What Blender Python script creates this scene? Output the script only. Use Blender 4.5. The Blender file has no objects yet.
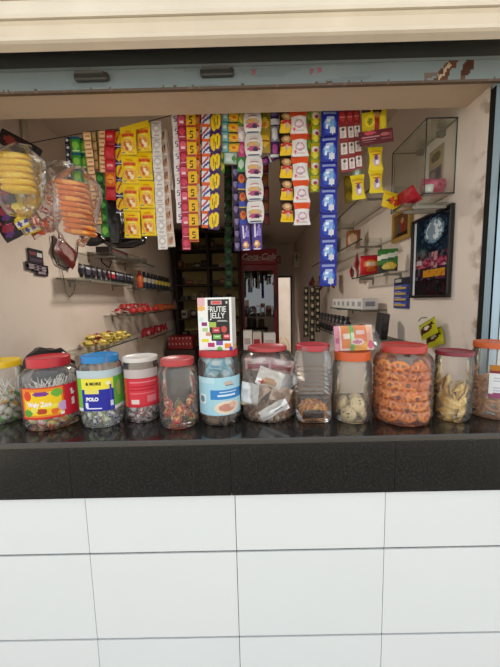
import bpy, math, random
from mathutils import Vector, Matrix, noise
random.seed(7)
PI = math.pi
S = bpy.context.scene
C = S.collection

# ------------------------------------------------------------------ camera
F, CX, CY = 300.0, 250.0, 333.5
PITCH, YAW, ROLL = math.atan(33 / F), 0.005, -0.0235
CAM = Vector((0, 0, 1.40))
ROT = Matrix.Rotation(YAW, 3, 'Z') @ Matrix.Rotation(PI / 2 - PITCH, 3, 'X') @ Matrix.Rotation(ROLL, 3, 'Z')
cd = bpy.data.cameras.new('camera'); cam = bpy.data.objects.new('camera', cd); C.objects.link(cam)
cam.matrix_world = Matrix.Translation(CAM) @ ROT.to_4x4()
cd.sensor_fit = 'HORIZONTAL'; cd.sensor_width = 36; cd.lens = F / 500 * 36
cd.clip_start = .02; cd.clip_end = 200
S.camera = cam


def ray(px, py): return ROT @ Vector(((px - CX) / F, -(py - CY) / F, -1))
def PY(px, py, Y): d = ray(px, py); return CAM + d * ((Y - CAM.y) / d.y)
def PX(px, py, X): d = ray(px, py); return CAM + d * ((X - CAM.x) / d.x)
def PZ(px, py, Z): d = ray(px, py); return CAM + d * ((Z - CAM.z) / d.z)


# ------------------------------------------------------------------ colours and materials
def lin(c):
    if isinstance(c, str):
        c = c.lstrip('#'); c = [int(c[i:i + 2], 16) / 255 for i in (0, 2, 4)]
    return tuple(v / 12.92 if v <= .04045 else ((v + .055) / 1.055) ** 2.4 for v in c) + (1,)


def newmat(name):
    m = bpy.data.materials.new(name); m.use_nodes = True
    nt = m.node_tree; nt.nodes.clear()
    out = nt.nodes.new('ShaderNodeOutputMaterial')
    return m, nt, out


def N(nt, t, **kw):
    n = nt.nodes.new(t)
    for k, v in kw.items():
        if k in n.inputs: n.inputs[k].default_value = v
        else: setattr(n, k, v)
    return n


def col_mat(name, rough=.5, spec=.5, bump=0, bscale=40, var=.06, vscale=30, metal=0, coat=0):
    """a printed or painted surface: its own colours (attribute Col) with a little procedural variation"""
    m, nt, out = newmat(name)
    b = N(nt, 'ShaderNodeBsdfPrincipled', Roughness=rough, Metallic=metal)
    b.inputs['Specular IOR Level'].default_value = spec
    b.inputs['Coat Weight'].default_value = coat
    a = N(nt, 'ShaderNodeAttribute', attribute_name='Col')
    tc = N(nt, 'ShaderNodeTexCoord')
    no = N(nt, 'ShaderNodeTexNoise', Scale=vscale, Detail=4.0)
    nt.links.new(tc.outputs['Object'], no.inputs['Vector'])
    mr = N(nt, 'ShaderNodeMapRange'); mr.inputs['To Min'].default_value = 1 - var; mr.inputs['To Max'].default_value = 1 + var
    nt.links.new(no.outputs['Fac'], mr.inputs['Value'])
    mx = N(nt, 'ShaderNodeVectorMath', operation='SCALE')
    nt.links.new(a.outputs['Color'], mx.inputs[0]); nt.links.new(mr.outputs[0], mx.inputs['Scale'])
    nt.links.new(mx.outputs[0], b.inputs['Base Color'])
    if bump:
        n2 = N(nt, 'ShaderNodeTexNoise', Scale=bscale, Detail=3.0)
        nt.links.new(tc.outputs['Object'], n2.inputs['Vector'])
        bp = N(nt, 'ShaderNodeBump', Strength=bump, Distance=.004)
        nt.links.new(n2.outputs['Fac'], bp.inputs['Height']); nt.links.new(bp.outputs[0], b.inputs['Normal'])
    nt.links.new(b.outputs[0], out.inputs['Surface'])
    return m


def clear_mat(name, tint='FFFFFF', rough=.07, haze=.04, bump=.15, bscale=22, ior=1.45, hazecol='F4F4F2', gain=1.0):
    """clear thin plastic or glass: lets light through, mirrors at grazing angles, a trace of haze"""
    m, nt, out = newmat(name)
    tr = N(nt, 'ShaderNodeBsdfTransparent', Color=lin(tint))
    gl = N(nt, 'ShaderNodeBsdfGlossy', Roughness=rough); gl.inputs['Color'].default_value = (1, 1, 1, 1)
    df = N(nt, 'ShaderNodeBsdfDiffuse', Color=lin(hazecol))
    fr = N(nt, 'ShaderNodeFresnel', IOR=ior)
    tc = N(nt, 'ShaderNodeTexCoord')
    n2 = N(nt, 'ShaderNodeTexNoise', Scale=bscale, Detail=2.0)
    nt.links.new(tc.outputs['Object'], n2.inputs['Vector'])
    bp = N(nt, 'ShaderNodeBump', Strength=bump, Distance=.01)
    nt.links.new(n2.outputs['Fac'], bp.inputs['Height'])
    for n in (gl, fr): nt.links.new(bp.outputs[0], n.inputs['Normal'])
    m1 = N(nt, 'ShaderNodeMixShader'); m1.inputs[0].default_value = haze
    m2 = N(nt, 'ShaderNodeMixShader')
    mg = N(nt, 'ShaderNodeMath', operation='MULTIPLY'); mg.inputs[1].default_value = gain
    nt.links.new(fr.outputs[0], mg.inputs[0]); nt.links.new(mg.outputs[0], m2.inputs[0])
    nt.links.new(tr.outputs[0], m1.inputs[1]); nt.links.new(df.outputs[0], m1.inputs[2])
    nt.links.new(m1.outputs[0], m2.inputs[1]); nt.links.new(gl.outputs[0], m2.inputs[2])
    nt.links.new(m2.outputs[0], out.inputs['Surface'])
    return m


def plaster(name, base, stain, amount=.35, scale=2.2, edge=None, rough=.8):
    """painted plaster with blotchy dirt; EDGE = (axis, from, to) adds wear near a corner of the wall"""
    m, nt, out = newmat(name)
    b = N(nt, 'ShaderNodeBsdfPrincipled', Roughness=rough)
    b.inputs['Specular IOR Level'].default_value = .25
    tc = N(nt, 'ShaderNodeTexCoord')
    n1 = N(nt, 'ShaderNodeTexNoise', Scale=scale, Detail=6.0, Roughness=.62)
    n2 = N(nt, 'ShaderNodeTexNoise', Scale=scale * 6, Detail=5.0)
    for n in (n1, n2): nt.links.new(tc.outputs['Object'], n.inputs['Vector'])
    r1 = N(nt, 'ShaderNodeMapRange'); r1.inputs['From Min'].default_value = .5; r1.inputs['From Max'].default_value = .75
    r1.inputs['To Max'].default_value = amount
    nt.links.new(n1.outputs['Fac'], r1.inputs['Value'])
    fac = r1.outputs[0]
    if edge:
        ax, e0, e1 = edge
        sp = N(nt, 'ShaderNodeSeparateXYZ'); nt.links.new(tc.outputs['Object'], sp.inputs[0])
        r2 = N(nt, 'ShaderNodeMapRange'); r2.inputs['From Min'].default_value = e0; r2.inputs['From Max'].default_value = e1
        r2.inputs['To Min'].default_value = 1; r2.inputs['To Max'].default_value = 0
        nt.links.new(sp.outputs[ax], r2.inputs['Value'])
        r3 = N(nt, 'ShaderNodeMapRange'); r3.inputs['From Min'].default_value = .48; r3.inputs['From Max'].default_value = .62
        nt.links.new(n2.outputs['Fac'], r3.inputs['Value'])
        mu = N(nt, 'ShaderNodeMath', operation='MULTIPLY'); nt.links.new(r2.outputs[0], mu.inputs[0]); nt.links.new(r3.outputs[0], mu.inputs[1])
        ad = N(nt, 'ShaderNodeMath', operation='MAXIMUM'); nt.links.new(fac, ad.inputs[0]); nt.links.new(mu.outputs[0], ad.inputs[1])
        fac = ad.outputs[0]
    mx = N(nt, 'ShaderNodeMix', data_type='RGBA')
    mx.inputs['A'].default_value = lin(base); mx.inputs['B'].default_value = lin(stain)
    mx.inputs[6].default_value = lin(base); mx.inputs[7].default_value = lin(stain)
    nt.links.new(fac, mx.inputs[0]); nt.links.new(mx.outputs[2], b.inputs['Base Color'])
    bp = N(nt, 'ShaderNodeBump', Strength=.25, Distance=.004); nt.links.new(n2.outputs['Fac'], bp.inputs['Height'])
    nt.links.new(bp.outputs[0], b.inputs['Normal'])
    nt.links.new(b.outputs[0], out.inputs['Surface'])
    return m


def granite(name, c0='0C0D0D', c1='080909', c2='2A2B2A', spec=.35, rmin=.07, rmax=.3):
    m, nt, out = newmat(name)
    b = N(nt, 'ShaderNodeBsdfPrincipled', Roughness=.13); b.inputs['Specular IOR Level'].default_value = spec
    tc = N(nt, 'ShaderNodeTexCoord')
    v = N(nt, 'ShaderNodeTexVoronoi', Scale=330.0); n1 = N(nt, 'ShaderNodeTexNoise', Scale=150.0, Detail=4.0)
    n3 = N(nt, 'ShaderNodeTexNoise', Scale=7.0, Detail=5.0)
    for n in (v, n1, n3): nt.links.new(tc.outputs['Object'], n.inputs['Vector'])
    r = N(nt, 'ShaderNodeValToRGB'); nt.links.new(v.outputs['Distance'], r.inputs[0])
    r.color_ramp.elements[0].position = .10; r.color_ramp.elements[0].color = lin('80807A')
    r.color_ramp.elements[1].position = .22; r.color_ramp.elements[1].color = lin(c0)
    r2 = N(nt, 'ShaderNodeValToRGB'); nt.links.new(n1.outputs['Fac'], r2.inputs[0])
    r2.color_ramp.elements[0].position = .48; r2.color_ramp.elements[0].color = lin(c1)
    r2.color_ramp.elements[1].position = .72; r2.color_ramp.elements[1].color = lin(c2)
    mx = N(nt, 'ShaderNodeMix', data_type='RGBA'); mx.inputs[0].default_value = .5
    nt.links.new(r.outputs[0], mx.inputs[6]); nt.links.new(r2.outputs[0], mx.inputs[7])
    nt.links.new(mx.outputs[2], b.inputs['Base Color'])
    rr = N(nt, 'ShaderNodeMapRange'); rr.inputs['To Min'].default_value = rmin; rr.inputs['To Max'].default_value = rmax
    nt.links.new(n3.outputs['Fac'], rr.inputs['Value']); nt.links.new(rr.outputs[0], b.inputs['Roughness'])
    nt.links.new(b.outputs[0], out.inputs['Surface'])
    return m


M = dict(
    foil=col_mat('printed_foil', .34, .3, .4, 60, .08, 50),
    paper=col_mat('printed_paper', .6, .3, 0, 40, .04, 40),
    matte=col_mat('matte_surface', .75, .3, .2, 60, .12, 14),
    plastic=col_mat('moulded_plastic', .38, .5, .12, 90, .06, 20),
    metal=col_mat('painted_metal', .42, .5, .18, 30, .14, 6),
    gloss=col_mat('glossy_surface', .15, .5, 0, 30, .05, 20),
    food=col_mat('fried_food', .6, .35, .8, 140, .2, 90),
    candy=col_mat('candy_wrapper', .3, .4, .15, 120, .06, 120),
    blackbag=col_mat('black_polythene', .28, .5, .8, 35, .1, 20),
    jar=clear_mat('clear_jar_plastic', 'FEFEFD', .12, .05, .3, 26, 1.5, hazecol='FFFFFF', gain=1.05),
    bag=clear_mat('clear_bag_film', 'FDFDFB', .16, .035, .9, 30, 1.45, gain=.9),
    glass=clear_mat('shelf_glass', 'FCFEFC', .03, .004, 0, 10, 1.4, gain=.5),
    doorglass=clear_mat('cooler_door_glass', '6A7470', .02, .0, 0, 5, 1.9, gain=1.6),
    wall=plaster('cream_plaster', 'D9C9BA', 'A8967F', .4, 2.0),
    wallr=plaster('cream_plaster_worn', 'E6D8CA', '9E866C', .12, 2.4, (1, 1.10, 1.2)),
    ceil=plaster('ceiling_plaster', 'C2B2A2', 'A29280', .4, 1.5),
    lintel=plaster('lintel_plaster', 'BAA58F', '927A64', .5, 3.0),
    ground=plaster('street_concrete', 'C2BAAC', 'A59C8E', .6, .8),
    floor=plaster('shop_floor', 'CFC8BE', 'B0A89C', .5, 2.0, rough=.35),
    granite=granite('black_granite'), granite_top=granite('black_granite_dusty', '1C1A18', '262320', '34312C', .8, .03, .16),
)


# ------------------------------------------------------------------ mesh building
class MB:
    def __init__(s): s.v = []; s.f = []; s.c = []; s.sm = []

    def add(s, vs, fs, col, smooth=False):
        b = len(s.v); s.v += [tuple(v) for v in vs]
        for i, f in enumerate(fs):
            s.f.append(tuple(b + k for k in f)); s.c.append(col[i] if isinstance(col, list) else col); s.sm.append(smooth)
        return s

    def box(s, lo, hi, col, bev=0):
        x0, y0, z0 = lo; x1, y1, z1 = hi
        if bev <= 0:
            vs = [(x0, y0, z0), (x1, y0, z0), (x1, y1, z0), (x0, y1, z0), (x0, y0, z1), (x1, y0, z1), (x1, y1, z1), (x0, y1, z1)]
            return s.add(vs, [(0, 3, 2, 1), (4, 5, 6, 7), (0, 1, 5, 4), (1, 2, 6, 5), (2, 3, 7, 6), (3, 0, 4, 7)], col)
        # chamfered box: rounded outline in plan and chamfered top and bottom
        e = bev
        def ring(k, z): return [(x0 + e + k, y0 + k, z), (x1 - e - k, y0 + k, z), (x1 - k, y0 + e + k, z), (x1 - k, y1 - e - k, z), (x1 - e - k, y1 - k, z), (x0 + e + k, y1 - k, z), (x0 + k, y1 - e - k, z), (x0 + k, y0 + e + k, z)]
        vs = ring(e * .7, z0) + ring(0, z0 + e) + ring(0, z1 - e) + ring(e * .7, z1)
        fs = [tuple(reversed(range(8))), tuple(range(24, 32))]
        for r in range(3):
            for i in range(8): fs.append((r * 8 + i, r * 8 + (i + 1) % 8, r * 8 + 8 + (i + 1) % 8, r * 8 + 8 + i))
        return s.add(vs, fs, col)

    def grid(s, nu, nv, f, paint, smooth=True, flip=False):
        vs = [f(i / nu, j / nv) for j in range(nv + 1) for i in range(nu + 1)]
        fs, cs = [], []
        for j in range(nv):
            for i in range(nu):
                a = j * (nu + 1) + i
                q = (a, a + 1, a + nu + 2, a + nu + 1)
                fs.append(q[::-1] if flip else q)
                cs.append(paint((i + .5) / nu, (j + .5) / nv) if callable(paint) else paint)
        return s.add(vs, fs, cs, smooth)

    def tube(s, pts, r, col, n=8, cap=True, smooth=True):
        pts = [Vector(p) for p in pts]; rings = []
        up = Vector((0, 0, 1))
        for i, p in enumerate(pts):
            t = (pts[min(i + 1, len(pts) - 1)] - pts[max(i - 1, 0)])
            t = t.normalized() if t.length > 1e-9 else Vector((0, 0, 1))
            a = t.cross(up)
            if a.length < 1e-3: a = t.cross(Vector((0, 1, 0)))
            a.normalize(); b = t.cross(a)
            rr = r[i] if isinstance(r, (list, tuple)) else r
            rings.append([p + (a * math.cos(2 * PI * k / n) + b * math.sin(2 * PI * k / n)) * rr for k in range(n)])
        vs = [v for R in rings for v in R]; fs = []
        for i in range(len(pts) - 1):
            for k in range(n): fs.append((i * n + k, i * n + (k + 1) % n, (i + 1) * n + (k + 1) % n, (i + 1) * n + k))
        if cap: fs += [tuple(range(n))[::-1], tuple((len(pts) - 1) * n + k for k in range(n))]
        return s.add(vs, fs, col, smooth)

    def lathe(s, prof, n, col, sec=lambda a: 1.0, smooth=True, c=(0, 0)):
        """prof: (r, z) pairs bottom to top; r = 0 closes with a pole; col may be a function of (angle fraction, row)"""
        vs, fs, cs = [], [], []; idx = []
        for r, z in prof:
            if r <= 0: idx.append([len(vs)]); vs.append((c[0], c[1], z))
            else:
                idx.append(list(range(len(vs), len(vs) + n)))
                for k in range(n):
                    a = 2 * PI * k / n; q = r * sec(a); vs.append((c[0] + q * math.cos(a), c[1] + q * math.sin(a), z))
        for i in range(len(prof) - 1):
            A, B = idx[i], idx[i + 1]
            for k in range(n):
                k2 = (k + 1) % n
                if len(A) == 1 and len(B) == 1: continue
                if len(A) == 1: fs.append((A[0], B[k2], B[k]))
                elif len(B) == 1: fs.append((A[k], A[k2], B[0]))
                else: fs.append((A[k], A[k2], B[k2], B[k]))
                cs.append(col(k / n, i) if callable(col) else col)
        return s.add(vs, fs, cs, smooth)

    def ell(s, c, r, col, nu=10, nv=6, jit=0, rot=None, seed=0):
        R = rot or Matrix.Identity(3)
        def f(i, j):
            a, b = 2 * PI * i, PI * (j - .5)
            d = Vector((math.cos(a) * math.cos(b), math.sin(a) * math.cos(b), math.sin(b)))
            k = 1 + jit * noise.noise(d * 2.1 + Vector((seed, seed * 1.7, 3))) if jit else 1
            return Vector(c) + R @ Vector((d.x * r[0] * k, d.y * r[1] * k, d.z * r[2] * k))
        return s.grid(nu, nv, f, col)

    def xform(s, mat):
        s.v = [tuple(mat @ Vector(v)) for v in s.v]; return s

    def mesh(s, name):
        me = bpy.data.meshes.new(name); me.from_pydata(s.v, [], s.f)
        at = me.color_attributes.new('Col', 'FLOAT_COLOR', 'CORNER')
        cache = {}; buf = []
        for f, c in zip(s.f, s.c):
            if c not in cache: cache[c] = lin(c)
            buf += list(cache[c]) * len(f)
        at.data.foreach_set('color', buf)
        me.polygons.foreach_set('use_smooth', s.sm)
        me.update(); return me

    def build(s, name, mat, parent=None, loc=None, rot=None):
        return link(name, s.mesh(name), mat, parent, loc, rot)


def link(name, me, mat, parent=None, loc=None, rot=None):
    if mat is not None and not me.materials: me.materials.append(M[mat] if isinstance(mat, str) else mat)
    o = bpy.data.objects.new(name, me); C.objects.link(o)
    if parent is not None: o.parent = parent
    if loc is not None: o.location = loc
    if rot is not None: o.rotation_euler = rot
    return o


def tag(o, label, cat, group=None, kind=None):
    o['label'] = label; o['category'] = cat
    if group: o['group'] = group
    if kind: o['kind'] = kind
    return o


def thing(name, label, cat, loc=(0, 0, 0), rot=(0, 0, 0), group=None):
    o = bpy.data.objects.new(name, None); C.objects.link(o)
    o.location = loc; o.rotation_euler = rot; o.empty_display_size = .05
    return tag(o, label, cat, group)


def struct(name, mb, mat):
    o = mb.build(name, mat); o['kind'] = 'structure'; return o


def copy_tree(o, parent=None):
    c = o.copy(); C.objects.link(c)
    if parent is not None: c.parent = parent
    for ch in list(o.children): copy_tree(ch, c)
    return c


def text_mb(body, size, col, depth=.0006, sx=1.0, shear=0.0, bold=0.0):
    """lettering as a mesh: centred on the origin, x to the right, z up, facing -y"""
    cu = bpy.data.curves.new('lettering', 'FONT'); cu.body = body; cu.size = size
    cu.align_x = 'CENTER'; cu.align_y = 'CENTER'; cu.offset = bold; cu.shear = shear; cu.resolution_u = 3; cu.extrude = depth
    o = bpy.data.objects.new('lettering', cu); C.objects.link(o)
    dg = bpy.context.evaluated_depsgraph_get(); me = o.evaluated_get(dg).to_mesh()
    mb = MB(); mb.add([(v.co.x * sx, -v.co.z, v.co.y) for v in me.vertices], [tuple(p.vertices) for p in me.polygons], col)
    o.evaluated_get(dg).to_mesh_clear(); bpy.data.objects.remove(o); bpy.data.curves.remove(cu)
    return mb


def painter(base, *ops):
    """a print: rectangles r(u0,v0,u1,v1,c), ellipses e(cu,cv,ru,rv,c), bands l(u0,v0,u1,v1,half width,c); v runs upwards"""
    def p(u, v):
        c = base
        for o in ops:
            k = o[0]
            if k == 'r' and o[1] <= u <= o[3] and o[2] <= v <= o[4]: c = o[5]
            elif k == 'e' and ((u - o[1]) / o[3]) ** 2 + ((v - o[2]) / o[4]) ** 2 <= 1: c = o[5]
            elif k == 'l':
                dx, dy = o[3] - o[1], o[4] - o[2]; L = math.hypot(dx, dy)
                t = ((u - o[1]) * dx + (v - o[2]) * dy) / L ** 2
                if 0 <= t <= 1 and abs((u - o[1]) * dy - (v - o[2]) * dx) / L <= o[5]: c = o[6]
        return c
    return p


# ------------------------------------------------------------------ the setting
WL, WR, YB, ZC, ZF = -1.16, .838, 5.8, 2.43, .10
YO = 1.09                               # plane of the shop opening
ZT, YF = .995, .85                      # counter top height, front face of the granite

struct('floor', MB().box((WL - .1, 1.05, -.05), (WR + .1, YB + .15, ZF), 'FFFFFF'), 'floor')
struct('ground', MB().box((-12, -14, -.12), (12, 1.05, 0), 'FFFFFF'), 'ground')
struct('ceiling', MB().box((WL - .1, 1.23, ZC), (WR + .1, YB + .1, ZC + .1), 'FFFFFF'), 'ceil')
struct('wall_left', MB().box((WL - .1, YO + .031, 0), (WL, YB, ZC + .1), 'FFFFFF'), 'wall')
struct('wall_right', MB().box((WR, YO + .031, 0), (WR + .1, YB, ZC + .1), 'FFFFFF'), 'wallr')
DX0, DX1, DZ = PY(278.5, 300, YB).x, PY(290.5, 300, YB).x, PY(284, 277.5, YB).z            # doorway in the back wall
b = MB().box((WL - .1, YB, 0), (DX0, YB + .1, ZC + .1), 'FFFFFF').box((DX0, YB, DZ), (DX1, YB + .1, ZC + .1), 'FFFFFF').box((DX1, YB, 0), (WR + .1, YB + .1, ZC + .1), 'FFFFFF')
struct('wall_back', b, 'wall')
b = MB()
for x0, x1 in ((DX0 - .03, DX0), (DX1, DX1 + .03)): b.box((x0, YB - .02, ZF), (x1, YB, DZ + .03), '4A443E')
b.box((DX0, YB - .02, DZ), (DX1, YB, DZ + .03), '4A443E')
struct('trim_1', b, 'metal')
struct('wall_yard', MB().box((-1.5, 7.4, 0), (2.6, 7.5, 2.6), 'FFFFFF'), 'wall')
struct('floor_yard', MB().box((-1.5, YB + .151, -.05), (2.6, 7.4, ZF - .02), 'FFFFFF'), 'ground')
# facade piers either side of the opening and the beam over it
struct('wall_pier_right', MB().box((WR + .101, YO + .035, 0), (2.4, 1.3, 3.2), 'FFFFFF'), 'wall')
struct('wall_pier_left', MB().box((-2.6, YO + .035, 0), (WL - .101, 1.3, 3.2), 'FFFFFF'), 'wall')
struct('trim_2', MB().box((WL - .1, YO + .005, PY(250, 113, 1.23).z), (WR + .1, 1.23, 3.2), 'FFFFFF'), 'lintel')

# tiled counter front
b = MB(); zs = [-.29, .0155, .3185, .6215, .813]; xs = [-1.903, -1.443, -.983, -.5225, -.062, .398, .858, 1.318]
for i in range(len(xs) - 1):
    for j in range(len(zs) - 1):
        z0 = max(zs[j], 0.0)
        if zs[j + 1] <= 0.005: continue
        b.box((xs[i] + .0010, .858, z0 + .0036), (xs[i + 1] - .0010, .868, zs[j + 1] - (.0036 if j < 3 else 0)), ['E9EDEE', 'E8ECED', 'EAEDEE'][(i * 2 + j) % 3])
tm = col_mat('glazed_white_tile', .22, .5, .03, 8, .02, 3)
b2 = MB().box((-1.9, .864, 0), (1.3, .93, .813), '2A2724')
w = struct('wall_front', b, tm)
g = b2.build('grout', 'matte', w)

# granite worktop with its upstand panels
t = thing('countertop', 'polished black granite shop counter top with a deep speckled front', 'counter', (0, YF, ZT))
MB().box((-1.9, -.005, -.02), (1.3, .265, 0), '222222', .004).box((WL + .002, .265, -.02), (WR - .002, .40, 0), '222222').build('slab', 'granite_top', t)
e0 = -1.9
for px in (70, 231, 395, None):
    x1 = PY(px, 470, YF).x if px else 1.3
    MB().box((e0 + .0006, 0, -.181), (x1 - .0006, .02, -.0205 if px else -.0205), '222222').build('front_panel', 'granite', t)
    e0 = x1
struct('wall_counter', MB().box((WL, 1.125, ZF), (WR, 1.22, ZT - .022), 'FFFFFF'), 'wall')

# ------------------------------------------------------------------ roller shutter
YS = YO - .02
zr0, zr1 = PY(250, 87, YS - .014).z, PY(250, 61.5, YS - .014).z
t = thing('roller_shutter', 'rolled up grey blue steel shutter with rust along its bottom rail', 'shutter', (0, YS, zr0))
H = zr1 - zr0
def railcol(u, v):
    n = noise.noise(Vector((u * 130, v * 6, 1))); n2 = noise.noise(Vector((u * 9, v * 2, 5)))
    if v < .07: return '54402F' if n < .35 else '66523F'
    if v < .12 and n > .4: return '5A4A40'
    w1 = (v - .5) - (u - .896) * 38
    if .876 < u < .918 and abs(w1 + n * .25) < .34: return 'BFA78A' if abs(w1 - .05) < .12 and n > -.25 else '5E3A24'
    if .918 < u < .938 and abs((v - .55) - (u - .928) * 40 + n * .2) < .36: return '4A2C1E' if v > .25 else '6B4A34'
    if .86 < u and v < .35 and n2 > .0: return '73665A'
    return '7F8A8B' if n2 < .3 else '778183'
b = MB(); x0, x1 = WL - .02, WR + .025
prof = [(0, 0), (-.012, 0), (-.014, .006), (-.014, H * .82), (-.010, H * .88), (-.010, H), (0, H)]
for (ya, za), (yb, zb) in zip(prof, prof[1:]):
    n = 10 if zb - za > .02 else 1
    b.grid(400 if n > 1 or za < .01 else 6, n, lambda u, v: (x0 + (x1 - x0) * u, ya + (yb - ya) * v, za + (zb - za) * v),
           (lambda u, v: railcol(u, za / H + v * (zb - za) / H)), smooth=False)
rail = b.build('bottom_rail', 'metal', t)
for px0, px1, py0, py1 in ((73, 108, 72, 79.5), (200, 234, 67, 75.5)):
    a, c = PY(px0, py0, YS - .03), PY(px1, py1, YS - .03); zc = (a.z + c.z) / 2 - zr0; hh = .011
    lb = MB().box((a.x, -.032, zc - hh), (c.x, -.015, zc + hh), '35342F', .004)
    lb.box((a.x + .006, -.036, zc + hh - .006), (c.x - .012, -.03, zc + hh + .001), '5C5A54')
    lb.build('lock_bracket', 'metal', rail)
for px, py, k in ((254, 72, 0), (312, 71.5, 1), (319, 70.5, 2)):   # pink chalk signs on the rail
    p = PY(px, py, YS - .015); s_ = .008; m_ = MB(); x, z = p.x, p.z - zr0; yy = -.0155
    strokes = [[(-1, 1), (0, 0), (1, 1)], [(0, 0), (-.2, -1.4)], [(-.6, -.6), (.6, -.3)]] if k == 0 else ([[(-1, .6), (1, .8)], [(-.6, .6), (-.7, -.9), (.1, -.6), (.1, .7)]] if k == 1 else [[(-1, .7), (1, .9)], [(0, .8), (-.1, -1)], [(-.1, 0), (.9, -.4), (.6, .4)]])
    for st in strokes: m_.tube([(x + q[0] * s_, yy, z + q[1] * s_) for q in st], .0013, 'C2566C', 5)
    m_.build('chalk_mark', 'matte', rail)
b = MB(); z = H; k = 0
while z < .33:                                                       # the slats above the rail, coloured dark for the shade under the hood
    b.grid(2, 8, lambda u, v, z=z: (x0 + (x1 - x0) * u, .010 - .010 * math.sin(PI * v), z + .072 * v), '3A3D3B')
    b.box((x0, .008, z + .07), (x1, .013, z + .076), '242625'); z += .075
b.build('slat_curtain', 'metal', t)
# cream hood in front of the roll
YG = .93; Z0 = PY(250, 37, YG).z
t = thing('shutter_hood', 'cream grooved metal hood over the rolled up shutter', 'hood', (0, YG, Z0))
hp = [(.030, .0), (.002, .0), (-.006, .003), (-.008, .009), (-.004, .014), (.014, .020), (.016, .026), (.004, .048), (-.004, .0535), (.030, .0555), (.030, .0600), (-.004, .061), (-.006, .068), (.002, .078), (.004, .112), (.030, .1145), (.030, .119), (-.004, .121), (-.002, .42), (.032, .42), (.03, .0)]
b = MB()
for (ya, za), (yb, zb) in zip(hp, hp[1:]):
    b.grid(60, 1, lambda u, v: (-1.5 + 2.9 * u, ya + (yb - ya) * v, za + (zb - za) * v),
           'E2D6C2', smooth=False)
b.build('grooved_sheet', 'metal', t)
MB().box((-1.5, .03, .40), (1.4, .16, .42), 'CFC2AE').build('top_sheet', 'metal', t)
# guide channel at the right jamb
xj = PY(484.5, 345, YO).x; b = MB(); x = PY(488.5, 345, YO - .03).x
b.box((x, YO - .03, ZT), (x + .004, YO + .03, 2.9), 'A4BECC').box((x, YO - .03, ZT), (x + .035, YO - .026, 2.9), 'A4BECC').box((x + .031, YO - .03, ZT), (x + .035, YO + .03, 2.9), 'B9C8CF').box((x, YO + .026, ZT), (x + .08, YO + .03, 2.9), 'A4BECC')
b.box((x + .04, YO - .02, ZT), (x + .08, YO + .026, 2.9), 'D9DAD6')
struct('trim_3', b, 'metal')
struct('trim_4', MB().box((xj, YO + .005, ZT), (x - .0005, YO + .029, 2.10), '16130F'), 'matte')
b = MB(); x = WL - .03
b.box((x - .045, YO - .03, ZT), (x, YO - .026, 2.9), 'A4BECC').box((x - .004, YO - .03, ZT), (x, YO + .03, 2.9), 'A4BECC').box((x - .07, YO + .026, ZT), (x, YO + .03, 2.9), 'A4BECC')
struct('trim_5', b, 'metal')

# ------------------------------------------------------------------ jars on the counter
def wrap(mb, R, a0, z0, sec=lambda a: 1.0):
    """bend a flat mesh (x right, z up, facing -y) round an upright jar; a0 is the facing angle"""
    out = []
    for x, y, z in mb.v:
        a = a0 + x / R; q = R * sec(a) - y
        out.append((q * math.cos(a), q * math.sin(a), z + z0))
    mb.v = out; return mb


def supersec(p, rot=0):
    if p == 2: return lambda a: 1.0
    k = 2 ** (1 / p - .5) if p > 2 else 1                           # keep roughly the same silhouette width
    return lambda a: (abs(math.cos(a - rot)) ** p + abs(math.sin(a - rot)) ** p) ** (-1 / p) * .965


def tang(px0, px1, ym):
    a = [math.atan2(ray(p, ym).x, ray(p, ym).y) for p in (px0, px1)]
    return (a[0] + a[1]) / 2, (a[1] - a[0]) / 2


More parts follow.
